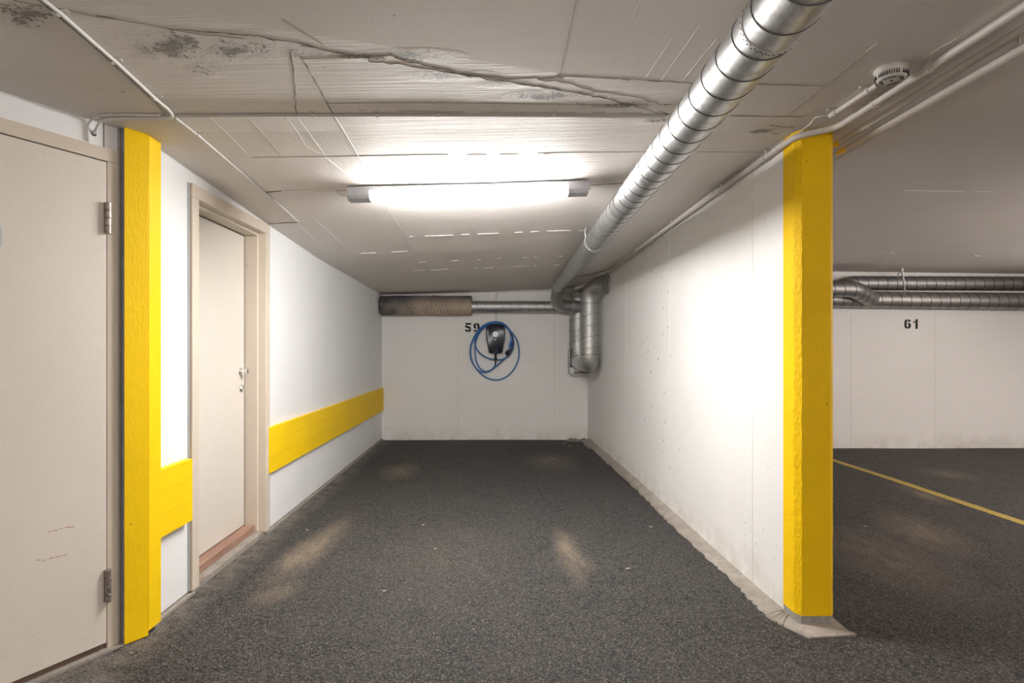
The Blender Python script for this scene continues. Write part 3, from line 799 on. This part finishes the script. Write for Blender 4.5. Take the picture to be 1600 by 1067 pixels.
bm = BM(); e2 = fillet([Vector((1.13, 6.85, 1.78)), Vector((1.13, 6.85, 1.985)), Vector((1.30, 6.58, 1.985))], [.19], 18); sweep(bm, e2, vr+.002, 36); up_ = part('elbow', bm, M_galvm, t, smooth=True)
up_['label'] = 'upper elbow entering the dividing wall'
bm = BM(); dirn = (e2[-1]-e2[-2]).normalized()
bm.free()
for z in (1.79, 1.185): bm = BM(); ring(bm, Vector((1.13, 6.85, z)), Zv, vr+.002, .008, .003); part('joint_ring', bm, M_lock, t)
bm = BM(); ring(bm, Vector((wall_x(wy)-.006, 6.585, 1.985)), Vx, vr+.002, .012, .006); part('wall_collar', bm, M_galvm, t)
bm = BM()
for k in range(7): ring(bm, Vector((1.122, 7.12+k*.06, 1.075)), Uy, vr+.002, .006, .002)
part('flex_rib', bm, M_galvm, t)
bm = BM(); A = pt(898, 451, 7.0); B = pt(925, 441, 6.9); obox(bm, A, (B-A).normalized(), Uy, (B-A).normalized().cross(Uy), (0, (B-A).length), (-.003, .003), (-.02, .02))
sb = tag(mk('hanger_strap', bm, M_conduit), 'short slanted painted strap behind the duct elbow in the far corner', 'strap')

# neighbouring bay
t = thing('ventilation_duct', 'upper dark spiral duct along the far wall above number 61', 'duct', (5, 7.15, 2.05))
Yu = 7.16
duct(t, 'duct_pipe', [(1.60, Yu, 1.985), (4.22, Yu, 1.985), (4.42, Yu, 2.068), (11.8, Yu, 2.045)], [.3, .3], .087, .119, M_galvd, 32, seamw=.005, lock=M_lockd)
t = thing('ventilation_duct', 'lower dark spiral duct along the far wall above number 61', 'duct', (5, 7.05, 1.85))
Yl = 7.12
duct(t, 'duct_pipe', [(1.60, Yl, 1.895), (4.6, Yl, 1.858), (11.8, Yl, 1.775)], None, .104, .119, M_galvd, 32, seamw=.005, lock=M_lockd)
duct(t, 'branch_pipe', [(1.60, 6.88, 1.965), (4.28, 6.88, 1.965), (4.62, 7.08, 1.862)], [.22], .099, .119, M_galvd, 32, seamw=.005, lock=M_lockd)
t = thing('hanger_strap', 'pale twisted strap hanging from the ceiling over the two dark ducts', 'strap', (4.98, 7.0, 1.9))
bm = BM(); A = pt(1409, 421, 6.92); sweep(bm, [pt(1409, 421, 6.95), pt(1411, 432, 6.95), pt(1412, 442, 6.95), pt(1414, 455, 6.93), pt(1414, 463, 6.98)], .011, 6); part('band', bm, M_galv, t)
bm = BM(); disc(bm, pt(1409, 421, 6.98), Vector((0, -1, 0)), .018, .01, 14); sweep(bm, [pt(1409, 421, 6.97), on_ceiling(1409, 419)+Vector((0, 0, 0))], .008, 8); sweep(bm, [pt(1408, 423, 6.97), pt(1402, 430, 7.1)], .006, 6); part('hook', bm, M_white, t)

# ---- unseen tubes added to brighten the bay front and the neighbouring bay
M_fill = emit('fill_tube', (1, .90, .83), LAMP_FILL)
for i, (c, L, ax_, k) in enumerate(FILL_TUBES):
    c = Vector(c); d = Uy if ax_ else Vx
    t = thing('fill_lamp', 'added warm tube lamp out of view for fill light, ' + ['nearest', 'right', 'left', 'in the neighbouring bay', 'far right'][i], 'lamp', c, 'unseen tube lamps added for fill light')
    bm = BM(); sweep(bm, [c-d*L/2, c+d*L/2], .028*k, 16); part('tube', bm, M_fill, t, smooth=True)
    bm = BM(); obox(bm, c, d, d.cross(Zv), Zv, (-L/2-.03, L/2+.03), (-.02, .02), (.035, .055)); part('rail', bm, M_lampbody, t)
    for s in (-1, 1):
        bm = BM(); e = c+d*s*(L/2-.1); sweep(bm, [e+Vector((0, 0, .05)), Vector((e.x, e.y, ceil_z(e.x, e.y)))], .005, 8); part('rod', bm, M_lampbody, t)
# ---- fluorescent batten
YL = 3.25
xl, xr = -.823, .522
def lampz(x): return ceil_z(x, YL)
t = thing('fluorescent_lamp', 'lit fluorescent batten lamp fixed to the ceiling of the bay', 'lamp', (-.15, YL, lampz(-.15)))
A = Vector((xl, YL, lampz(xl)-.002)); B = Vector((xr, YL, lampz(xr)-.002)); ld = (B-A).normalized(); ln = ld.cross(Uy); LL = (B-A).length
if ln.z < 0: ln = -ln
def lampsec(bm, a0, a1, prof, mi=0):
    r = []
    for a in (a0, a1): r.append([bm.verts.new(A+ld*a+Uy*y+ln*z) for (y, z) in prof])
    n = len(prof)
    for k in range(n): bm.faces.new((r[0][k], r[0][(k+1) % n], r[1][(k+1) % n], r[1][k])).material_index = mi
    bm.faces.new(r[0]); bm.faces.new(list(reversed(r[1])))
bm = BM(); lampsec(bm, .03, LL-.03, [(-.052, -.003), (.052, -.003), (.050, -.026), (-.050, -.026)]); part('housing', bm, M_lampbody, t, bevel=.003)
capp = [(-.050, -.002), (.050, -.002), (.050, -.05), (.040, -.068), (.028, -.074), (-.028, -.074), (-.040, -.068), (-.050, -.05)]
for (a0, a1) in ((0, .125), (LL-.115, LL)):
    bm = BM(); lampsec(bm, a0, a1, capp); part('end_cap', bm, M_lampbody, t, bevel=.003)
tp = [(math.cos(a)*.043, -.030+math.sin(a)*.042) for a in [PI+PI*k/16 for k in range(17)]]
bm = BM(); lampsec(bm, .122, LL-.112, tp); part('diffuser', bm, M_tube, t)
for (a, s) in ((0, -1), (LL, 1)):
    bm = BM(); disc(bm, A+ld*a+ln*(-.038)-Uy*.0, ld*s, .009, .018, 14); part('cable_gland', bm, M_white, t, smooth=True)
bm = BM(); e = A+ld*(-.018)+ln*(-.038); sweep(bm, catmull([e, e+Vector((-.03, 0, .004)), on_ceiling(521, 298, .006), on_ceiling(500, 298, .004), on_ceiling(442, 298.5, .004)], 6), .004, 8)
part('supply_cable', bm, M_cable, t, smooth=True)

# ---- smoke detector
q = on_ceiling(1393, 107)
Yd = q.y; dc = Vector((q.x, q.y, ceil_z(q.x, q.y)))
M_det = plain('aged_white_plastic', (.62, .585, .55), .45)
t = thing('smoke_detector', 'round white smoke detector on the ceiling beside the conduits', 'smoke detector', dc)
dn = Vector((0, 0, -1)); KD = .88
bm = BM(); lathe(bm, dc, dn, [(0, -.002), (.058, -.002), (.061, .002), (.061, .016), (.060, .020), (0, .020)], 48); part('base', bm, M_det, t, smooth=True)
bm = BM(); lathe(bm, dc, dn, [(.0, .019), (.058, .019), (.057, .030), (.052, .042), (.046, .048), (0, .049)], 48); part('cover', bm, M_det, t, smooth=True)
bm = BM()
for k in range(44):
    a = 2*PI*k/44
    if k % 11 == 0: continue
    d = Vector((math.cos(a), math.sin(a), 0)); s = Vector((-d.y, d.x, 0))
    obox(bm, dc, d, s, dn, (.0525, .0580), (-.0016, .0016), (.024, .040))
for R0 in (.040, .033):
    for sct in range(4):
        a0 = sct*PI/2+.12; a1 = (sct+1)*PI/2-.12; prev = None
        for i in range(13):
            a = a0+(a1-a0)*i/12; d = Vector((math.cos(a), math.sin(a), 0))
            r = [bm.verts.new(dc+d*(R0-.0024)+dn*.0492), bm.verts.new(dc+d*(R0+.0024)+dn*(.0492 if R0 < .035 else .0490))]
            if prev: bm.faces.new((prev[0], prev[1], r[1], r[0]))
            prev = r
disc(bm, dc+dn*.0488, dn, .006, .0008, 16)
part('vent_slot', bm, M_black2, t)
for ch in t.children: ch.scale = (KD, KD, KD)

# ---- conduits and cables
def pipe(name, label, pts, r, mat, rad=.05, cat='conduit', clips=(), n=14, group=None, fil=8):
    path = fillet(pts, rad, fil)
    c = path[len(path)//2]
    t = thing(name, label, cat, c, group)
    bm = BM(); sweep(bm, path, r, n); part('tube', bm, mat, t, smooth=True)
    for (p, d) in clips:
        bm = BM(); p = Vector(p); d = Vector(d).normalized(); ring(bm, p, d, r+.0005, .014, .002, 20)
        side = d.cross(Zv).normalized(); 
        obox(bm, p, d, side, Zv, (-.007, .007), (r*.6, r+.024), (r-.002, r+.0015))
        obox(bm, p, d, side, Zv, (-.007, .007), (-.002, .002), (r, max(r+.002, ceil_z(p.x, p.y)-p.z)))
        part('clip', bm, M_cable if mat is M_cable else M_conduit, t)
    return t
def cz(x, y, d): return Vector((x, y, ceil_z(x, y)-d))
r1 = .0145
P = [cz(.80, 6.80, .022), cz(1.14, 6.75, .03), cz(wall_x(6.3)-.022, 6.3, .032), cz(wall_x(4.5)-.022, 4.5, .034), cz(wall_x(2.8)-.022, 2.8, .034), cz(1.36, 2.60, .030), cz(1.490, 2.50, .028), cz(1.493, 1.2, .028), cz(1.493, -1.5, .028)]
pipe('conduit', 'pale conduit along the top of the dividing wall, bending across the pillar head', P, r1, M_conduit, .09,
     clips=[((wall_x(5.3)-.022, 5.3, ceil_z(1.3, 5.3)-.033), (0, 1, 0)), ((wall_x(4.3)-.022, 4.3, ceil_z(1.3, 4.3)-.034), (0, 1, 0)), ((wall_x(3.4)-.022, 3.4, ceil_z(1.3, 3.4)-.034), (0, 1, 0)), ((wall_x(2.86)-.022, 2.86, ceil_z(1.3, 2.86)-.034), (0, 1, 0)),
            ((1.492, 2.26, ceil_z(1.492, 2.26)-.028), (0, 1, 0)), ((1.492, 1.98, ceil_z(1.492, 1.98)-.028), (0, 1, 0)), ((1.492, 1.5, ceil_z(1.492, 1.5)-.028), (0, 1, 0))])
pipe('conduit', 'thinner of two pale conduits passing right of the pillar head', [cz(1.595, 7.0, .03), cz(1.60, 2.6, .03), cz(1.605, 1.9, .022), cz(1.585, -1.5, .02)], .014, M_conduit, .2, clips=[((1.605, 1.2, ceil_z(1.6, 1.2)-.022), (0, 1, 0))])
pipe('conduit', 'thicker lowest conduit passing right of the pillar head', [cz(1.655, 7.0, .05), cz(1.66, 2.6, .048), cz(1.71, -1.5, .028)], .019, M_conduit, .2, clips=[((1.672, 1.84, ceil_z(1.68, 1.84)-.042), (0, 1, 0))])
for (x, d, rr, y1) in ((1.60, .03, .0146, 2.665), (1.66, .048, .0196, 2.70)):
    cc = [o for o in C.objects if o.name.startswith('conduit') and o.type == 'EMPTY' and abs(o.location.x-x) < .03][0]
    bm = BM(); sweep(bm, [cz(x, 2.77, d), cz(x, y1, d)], rr, 16); sm = part('paint_smear', bm, M_yelc, cc, smooth=True); sm['label'] = 'yellow paint smear'
a = on_ceiling(1298, 181, .014); b = on_ceiling(1372, 132, .014)
pipe('conduit', 'short conduit stub leading into the smoke detector', [a, b], .0115, M_conduit, 0, clips=[(a.lerp(b, .12), b-a), (a.lerp(b, .82), b-a)])
pipe('cable', 'thin white cable looping from the ceiling joint to the smoke detector conduit', [on_ceiling(1250, 206, .02), on_ceiling(1268, 192, .006), on_ceiling(1273, 184, .006), on_ceiling(1285, 181, .008), on_ceiling(1300, 180, .012)], .0028, M_cable, .02, cat='cable', n=8)
# cable in the transverse joint
Pj = [on_ceiling(155, 181.5, .006), on_ceiling(262, 181, .006), on_ceiling(400, 180, .006), on_ceiling(700, 180, .006), on_ceiling(1040, 182, .006)]
pipe('cable', 'grey cable clipped along the ceiling joint across the whole bay', Pj, .006, plain('grey_cable', (.45, .42, .40), .5), 0, cat='cable', n=10,
     clips=[(on_ceiling(x, 180, .006), (1, 0, 0)) for x in (490, 590, 684, 775, 866)])
wq = on_door_wall(146, 211, .004)
hole = on_door_wall(146.5, 208, .0)
pipe('cable', 'white cable from the hole above the near door curving up into the ceiling cable', [hole, on_door_wall(150, 203, .02), on_door_wall(157, 190, .03), on_ceiling(166, 186, .012), on_ceiling(200, 184, .010), on_ceiling(262, 184.5, .010)], .0065, M_cable, .03, cat='cable', n=10,
     clips=[(on_ceiling(257, 184.5, .010), (1, 0, 0)), (on_ceiling(180, 184.5, .010), (1, 0, 0))])
pipe('cable', 'thin white cable dropping from the ceiling corner to the near door frame', [on_door_wall(138, 221, .006), on_door_wall(136.5, 195, .006), on_door_wall(142, 187, .008), on_ceiling(158, 180, .006), on_ceiling(195, 179, .006), on_ceiling(250, 180, .006)], .0042, M_cable, .02, cat='cable', n=8)
bm = BM(); disc(bm, on_door_wall(146.5, 209, -.0005), DN, .010, .0012, 20); tag(mk('cable_hole', bm, M_black2), 'dark round hole in the wall above the near door where cables enter', 'hole')
pipe('cable', 'white cable running along the ceiling from the top left, curling at the ceiling joint', [on_ceiling(30, -30, .007), on_ceiling(92, 19, .007), on_ceiling(181, 97, .007), on_ceiling(246, 157, .007), on_ceiling(262, 170, .012), on_ceiling(270, 180, .016), on_ceiling(265, 186.5, .016), on_ceiling(252, 184, .012)], .0062, M_cable, .05, cat='cable', n=10,
     clips=[(on_ceiling(89, 20, .007), on_ceiling(181, 97)-on_ceiling(92, 19)), (on_ceiling(175, 96, .007), on_ceiling(181, 97)-on_ceiling(92, 19)), (on_ceiling(240, 153, .007), on_ceiling(181, 97)-on_ceiling(92, 19))])
pipe('cable', 'thinner white cable following beside the thick one at the top left', [on_ceiling(22, -30, .004), on_ceiling(100, 35, .004), on_ceiling(176, 101, .004), on_ceiling(243, 162, .004), on_ceiling(258, 180, .004), on_ceiling(300, 180.5, .004)], .0032, M_cable, .04, cat='cable', n=8)
pipe('cable', 'white cable continuing from the ceiling joint over the side door', [on_ceiling(274, 184, .006), on_ceiling(309, 211, .006), on_ceiling(380, 272, .006), on_ceiling(416, 302, .005), on_ceiling(448, 330, .004), on_ceiling(466, 347, .004)], .0045, M_cable, .02, cat='cable', n=8,
     clips=[(on_ceiling(309, 211, .006), (-.1, 1, 0)), (on_ceiling(418, 303, .005), (-.1, 1, 0))])
# conduit above the charger
pipe('conduit', 'slim white conduit rising from the charger and bending along the back wall', [pt(775, 508, 7.908), pt(775, 455.5, 7.908), pt(862, 453.5, 7.908)], .0115, M_cable, .06, n=12)

# ---- wall charger
YB = 7.92; S = YB/F
def zp(zx, zy, Y): return pt(710+zx/7.62, 480+zy/7.62, Y)
t = thing('wall_charger', 'black electric car charger mounted on the back wall', 'charger', pt(774.5, 530, YB))
def outline(pts, Y, k=1.0):
    c = zp(490, 375, Y); return [c+(zp(x, y, Y)-c)*k for x, y in pts]
body = [(384, 212), (410, 204), (490, 201), (572, 204), (598, 212), (603, 300), (600, 380), (585, 450), (571, 530), (560, 547), (490, 550), (424, 547), (410, 530), (394, 450), (379, 380), (377, 300)]
def shell(bm, outl, layers):
    rings = []
    for (Y, k) in layers: rings.append([bm.verts.new(p*1.0) for p in [Vector((q.x, Y, q.z)) for q in outline(outl, YB, k)]])
    n = len(outl)
    for i in range(len(rings)-1):
        for j in range(n): bm.faces.new((rings[i][j], rings[i][(j+1) % n], rings[i+1][(j+1) % n], rings[i+1][j]))
    bm.faces.new(rings[0]); bm.faces.new(rings[-1])
bm = BM(); shell(bm, body, [(YB, .97), (YB-.03, 1.0), (YB-.085, 1.0), (YB-.115, .965), (YB-.128, .88)]); part('housing', bm, M_black, t, smooth=True)
bm = BM()
for k in (0, 1):
    q = zp(490, 430, YB-.129)
box(bm, -.004+q.x-.085, q.x+.085, YB-.1300, YB-.127, q.z-.001, q.z+.001)
q0 = zp(490, 322, YB-.129); 
M_cline = plain('charger_line', (.10, .10, .13), .4)
for s in (-1, 1): b2 = BM(); box(b2, q0.x+s*.075-.018, q0.x+s*.075+.018, YB-.1292, YB-.128, q0.z-.0008, q0.z+.0008); part('cover_line', b2, M_cline, t)
part('cover_line', bm, plain('charger_line', (.10, .10, .13), .4), t)
bm = BM(); q = zp(490, 322, YB-.127); disc(bm, q, Vector((0, -1, 0)), .040, .006, 36, 0, .038); part('status_disc', bm, plain('pale_disc', (.60, .68, .70), .3), t)
bm = BM(); disc(bm, q+Vector((0, -.006, 0)), Vector((0, -1, 0)), .030, .001, 32); disc(bm, q+Vector((.004, -.007, .004)), Vector((0, -1, 0)), .013, .001, 24, 1); part('disc_emblem', bm, [plain('disc_light', (.78, .80, .82), .3), plain('disc_grey', (.45, .5, .53), .3)], t)
bm = BM(); q = zp(487, 386, YB-.128); disc(bm, q, Vector((0, -1, 0)), .008, .002, 16); part('status_light', bm, M_white, t)
bm = BM(); q = zp(490, 520, YB-.128); ring(bm, q+Vector((0, -.012, 0)), Uy, .024, .03, .004, 28); part('socket_ring', bm, M_blue2, t, smooth=True)

t = thing('charging_cable', 'blue charging cable coiled over the black wall charger', 'cable', pt(773, 550, YB-.1))
YC = YB-.05
loop = [(488, 680, .10), (470, 715, .08), (430, 750, .06), (375, 765, .05), (320, 740, .05), (280, 690, .05), (257, 620, .05), (246, 530, .05), (250, 430, .05), (282, 330, .06), (340, 250, .10), (420, 200, .145), (500, 190, .15), (580, 208, .145), (640, 255, .10), (700, 320, .06), (748, 400, .05), (768, 500, .04), (765, 600, .03), (730, 700, .03), (670, 785, .03), (600, 838, .03), (510, 865, .03), (420, 852, .03), (340, 810, .03), (270, 740, .03), (215, 650, .03), (192, 550, .035), (205, 440, .04), (250, 330, .05), (320, 240, .10), (400, 188, .145), (490, 174, .15), (575, 190, .145), (645, 250, .10), (690, 340, .06), (700, 430, .045), (685, 520, .045), (610, 600, .05), (480, 715, .05), (385, 772, .045), (290, 755, .04), (212, 650, .045), (188, 550, .05), (203, 430, .055), (262, 305, .07), (350, 215, .12), (480, 180, .162), (590, 208, .15), (650, 270, .09), (690, 370, .06), (694, 480, .055), (660, 560, .06), (600, 608, .065), (520, 627, .07), (400, 605, .065), (300, 540, .06), (252, 465, .06), (242, 400, .06), (275, 305, .075), (350, 225, .13), (450, 183, .168), (560, 198, .16), (630, 248, .125), (664, 300, .115)]
bm = BM(); sweep(bm, catmull([zp(x, y, YB-d+0.0) for x, y, d in loop], 7), .0095, 10); part('cable', bm, M_blue, t, smooth=True)
bm = BM(); q = zp(490, 512, YB-.128)
pl = [zp(490, 512, YB-.13), zp(490, 520, YB-.165), zp(490, 560, YB-.17), zp(490, 610, YB-.15), zp(489, 640, YB-.13), zp(488, 685, YB-.10)]
sweep(bm, catmull(pl, 6), .022, 16, rfun=lambda s: [1.0, 1.05, .95, .7, .95, .45, .45][min(6, int(s*6.99))] if s < .99 else .45)
part('plug', bm, M_black2, t, smooth=True)
bm = BM()
hp = [zp(664, 300, YB-.115), zp(680, 345, YB-.115), zp(692, 400, YB-.11), zp(690, 460, YB-.10), zp(672, 510, YB-.10), zp(640, 545, YB-.11)]
sweep(bm, catmull(hp, 7), .022, 16, rfun=lambda s: .55+.45*min(1, s*2.2)); part('connector_grip', bm, plain('navy_plastic', (.02, .05, .16), .35), t, smooth=True)
bm = BM(); sweep(bm, catmull([zp(676, 350, YB-.14), zp(672, 400, YB-.14), zp(658, 450, YB-.14), zp(655, 475, YB-.135)], 6), .013, 12, rfun=lambda s: .6+s*.9); part('connector_latch', bm, M_blue2, t, smooth=True)
bm = BM(); c = zp(632, 548, YB-.15); dd = Vector((-.25, -.85, -.35)).normalized(); disc(bm, c-dd*.05, dd, .031, .05, 28, 0, .034); 
part('connector_head', bm, M_black2, t, smooth=True)
bm = BM(); sweep(bm, [zp(628, 505, YB-.15), zp(640, 495, YB-.15)], .016, 12); part('connector_label', bm, plain('grey_tape', (.55, .45, .42), .6), t)

# ---- stencilled numbers
def arcs(bm, c, rx, rz, a0, a1, wd, Y, n=14, th=.0012):
    prev = None
    for i in range(n+1):
        a = math.radians(a0+(a1-a0)*i/n)
        o = [(c[0]+math.cos(a)*(rx), c[1]+math.sin(a)*(rz)), (c[0]+math.cos(a)*(rx-wd), c[1]+math.sin(a)*(rz-wd))]
        r = [bm.verts.new((o[0][0], Y-th, o[0][1])), bm.verts.new((o[1][0], Y-th, o[1][1])), bm.verts.new((o[1][0], Y+.001, o[1][1])), bm.verts.new((o[0][0], Y+.001, o[0][1]))]
        if prev:
            for j in range(4): bm.faces.new((prev[j], prev[(j+1) % 4], r[(j+1) % 4], r[j]))
        else: bm.faces.new(r)
        prev = r
    bm.faces.new(list(reversed(prev)))
def bar(bm, x0, x1, z0, z1, Y): box(bm, x0, x1, Y-.0012, Y+.001, z0, z1)
def glyph(bm, ch, x, z, h, Y):
    wd = h*.68; s = h*.235
    if ch == '5':
        bar(bm, x+wd*.10, x+wd, z+h-s*.85, z+h, Y); bar(bm, x+wd*.06, x+wd*.06+s, z+h*.50, z+h-s*1.05, Y)
        c = (x+wd*.5, z+h*.33); arcs(bm, c, wd*.5, h*.33, 124, 6, s, Y); arcs(bm, c, wd*.5, h*.33, -4, -84, s, Y); arcs(bm, c, wd*.5, h*.33, -96, -170, s, Y)
    if ch == '9':
        c = (x+wd*.5, z+h*.67); arcs(bm, c, wd*.5, h*.33, 98, 262, s, Y); arcs(bm, c, wd*.5, h*.33, 82, -30, s, Y)
        bar(bm, x+wd-s, x+wd, z+h*.30, z+h*.60, Y); c = (x+wd*.5, z+h*.30); arcs(bm, c, wd*.5, h*.30, -5, -75, s, Y); arcs(bm, c, wd*.5, h*.30, -98, -165, s, Y)
    if ch == '6':
        c = (x+wd*.5, z+h*.33); arcs(bm, c, wd*.5, h*.33, -84, 84, s, Y); arcs(bm, c, wd*.5, h*.33, 263, 150, s, Y)
        bar(bm, x, x+s, z+h*.40, z+h*.70, Y); c = (x+wd*.5, z+h*.70); arcs(bm, c, wd*.5, h*.30, 178, 99, s, Y); arcs(bm, c, wd*.5, h*.30, 81, 15, s, Y)
    if ch == '1':
        bar(bm, x+wd*.32, x+wd*.32+s, z, z+h, Y); bar(bm, x, x+wd*.24, z+h*.62, z+h*.62+s*.8, Y)
def number(txt, xs_, z, h, Y, label):
    t = thing('painted_number', label, 'number', (xs_[0], Y, z))
    for ch, x in zip(txt, xs_):
        bm = BM(); glyph(bm, ch, x, z, h, Y); part('digit', bm, M_stencil, t)
q = pt(726.4, 519, 7.92); q9 = pt(739.6, 519, 7.92)
number('59', [q.x, q9.x], q.z, .127, 7.92, 'black stencilled number 59 on the back wall left of the charger')
q = pt(1413, 513.8, 7.26); q9 = pt(1427, 513.8, 7.26)
number('61', [q.x, q9.x], q.z, .122, 7.26, 'black stencilled number 61 on the far wall under the dark ducts')

# ---- parking line in the neighbouring bay
bm = BM(); N = 120; prev = None
for i in range(N+1):
    y = 2.6+(7.24-2.6)*i/N; x = 3.80+.02*(i/N); z = .0045
    zz = noise.noise(Vector((x*.7, y*.7, 0)))*.006-.003
    r = [bm.verts.new((x-.045+random.uniform(-.003, .003), y, zz+.0018)), bm.verts.new((x+.045+random.uniform(-.003, .003), y, zz+.0018))]
    if prev: bm.faces.new((prev[0], prev[1], r[1], r[0]))
    prev = r
tag(mk('parking_line', bm, M_line), 'worn yellow painted line on the asphalt right of the pillar', 'parking line')
# ---- small litter on the asphalt
def leaf_at(px, py, s, a, label):
    q = on_floor(px, py, .004); bm = BM()
    pts = [(-1, 0), (-.5, .28), (.2, .34), (1, .05), (.4, -.25), (-.4, -.3)]
    V = [bm.verts.new((q.x+s*(x*math.cos(a)-y*math.sin(a)), q.y+s*(x*math.sin(a)+y*math.cos(a)), .003+.10*s*abs(x))) for x, y in pts]
    c = bm.verts.new((q.x, q.y, .007)); 
    for k in range(6): bm.faces.new((V[k], V[(k+1) % 6], c))
    r = bmesh.ops.extrude_face_region(bm, geom=bm.faces[:]); bmesh.ops.translate(bm, vec=(0, 0, .0015), verts=[v for v in r['geom'] if isinstance(v, bmesh.types.BMVert)])
    tag(mk('dry_leaf', bm, M_leaf), label, 'leaf', 'dry leaf scraps on the asphalt')
leaf_at(981, 888, .017, .1, 'pale scrap of dry leaf on the asphalt left of the dividing wall, nearest the pillar')
leaf_at(1017, 823, .013, .2, 'small dry leaf scrap beside the kerb halfway down the dividing wall')
leaf_at(480, 828, .010, .5, 'tiny pale scrap beside the brown dust patch near the side door')
leaf_at(1352, 822, .012, -.3, 'pale scrap lying on the asphalt right of the yellow pillar')
leaf_at(948, 725, .013, .7, 'small pale scrap next to the far end of the kerb')
leaf_at(863, 717, .014, .0, 'pale speck lying below the two scraps near the back wall')
leaf_at(882, 693, .02, -.5, 'left of the two flat pale scraps near the back wall')
leaf_at(890, 697, .02, .0, 'right of the two flat pale scraps near the back wall')
leaf_at(205, 1020, .006, .3, 'tiny white chip on the asphalt in front of the corner post')
leaf_at(661, 820, .011, .3, 'small tan scrap in the middle of the bay floor, farthest of three in a row')
leaf_at(680, 857, .008, .1, 'tiny tan scrap in the middle of the bay floor, second of three in a row')
leaf_at(600, 923, .010, .2, 'small pale scrap on the bay floor left of the middle')
leaf_at(640, 937, .005, .8, 'tiny white chip just right of the pale scrap left of the middle')
leaf_at(740, 983, .005, .5, 'tiny white chip near the bottom centre of the photo, right one')
leaf_at(678, 989, .005, 1.5, 'tiny white chip near the bottom centre of the photo, left one')
# block standing for the broken concrete gap at the near end of the doorstep
bm = BM(); box(bm, -1.60, -1.552, 3.0, 3.065, .031, .042); box(bm, -1.585, -1.55, 3.055, 3.075, .031, .039)
tag(mk('step_gap_block', bm, plain('gap_block_brown', (.33, .25, .18), .8, 0, .25, 60), bevel=.002), 'small block standing for the broken concrete gap at the near end of the side door step', 'block')
for o in bpy.data.objects:
    if '_w' in o: del o['_w']
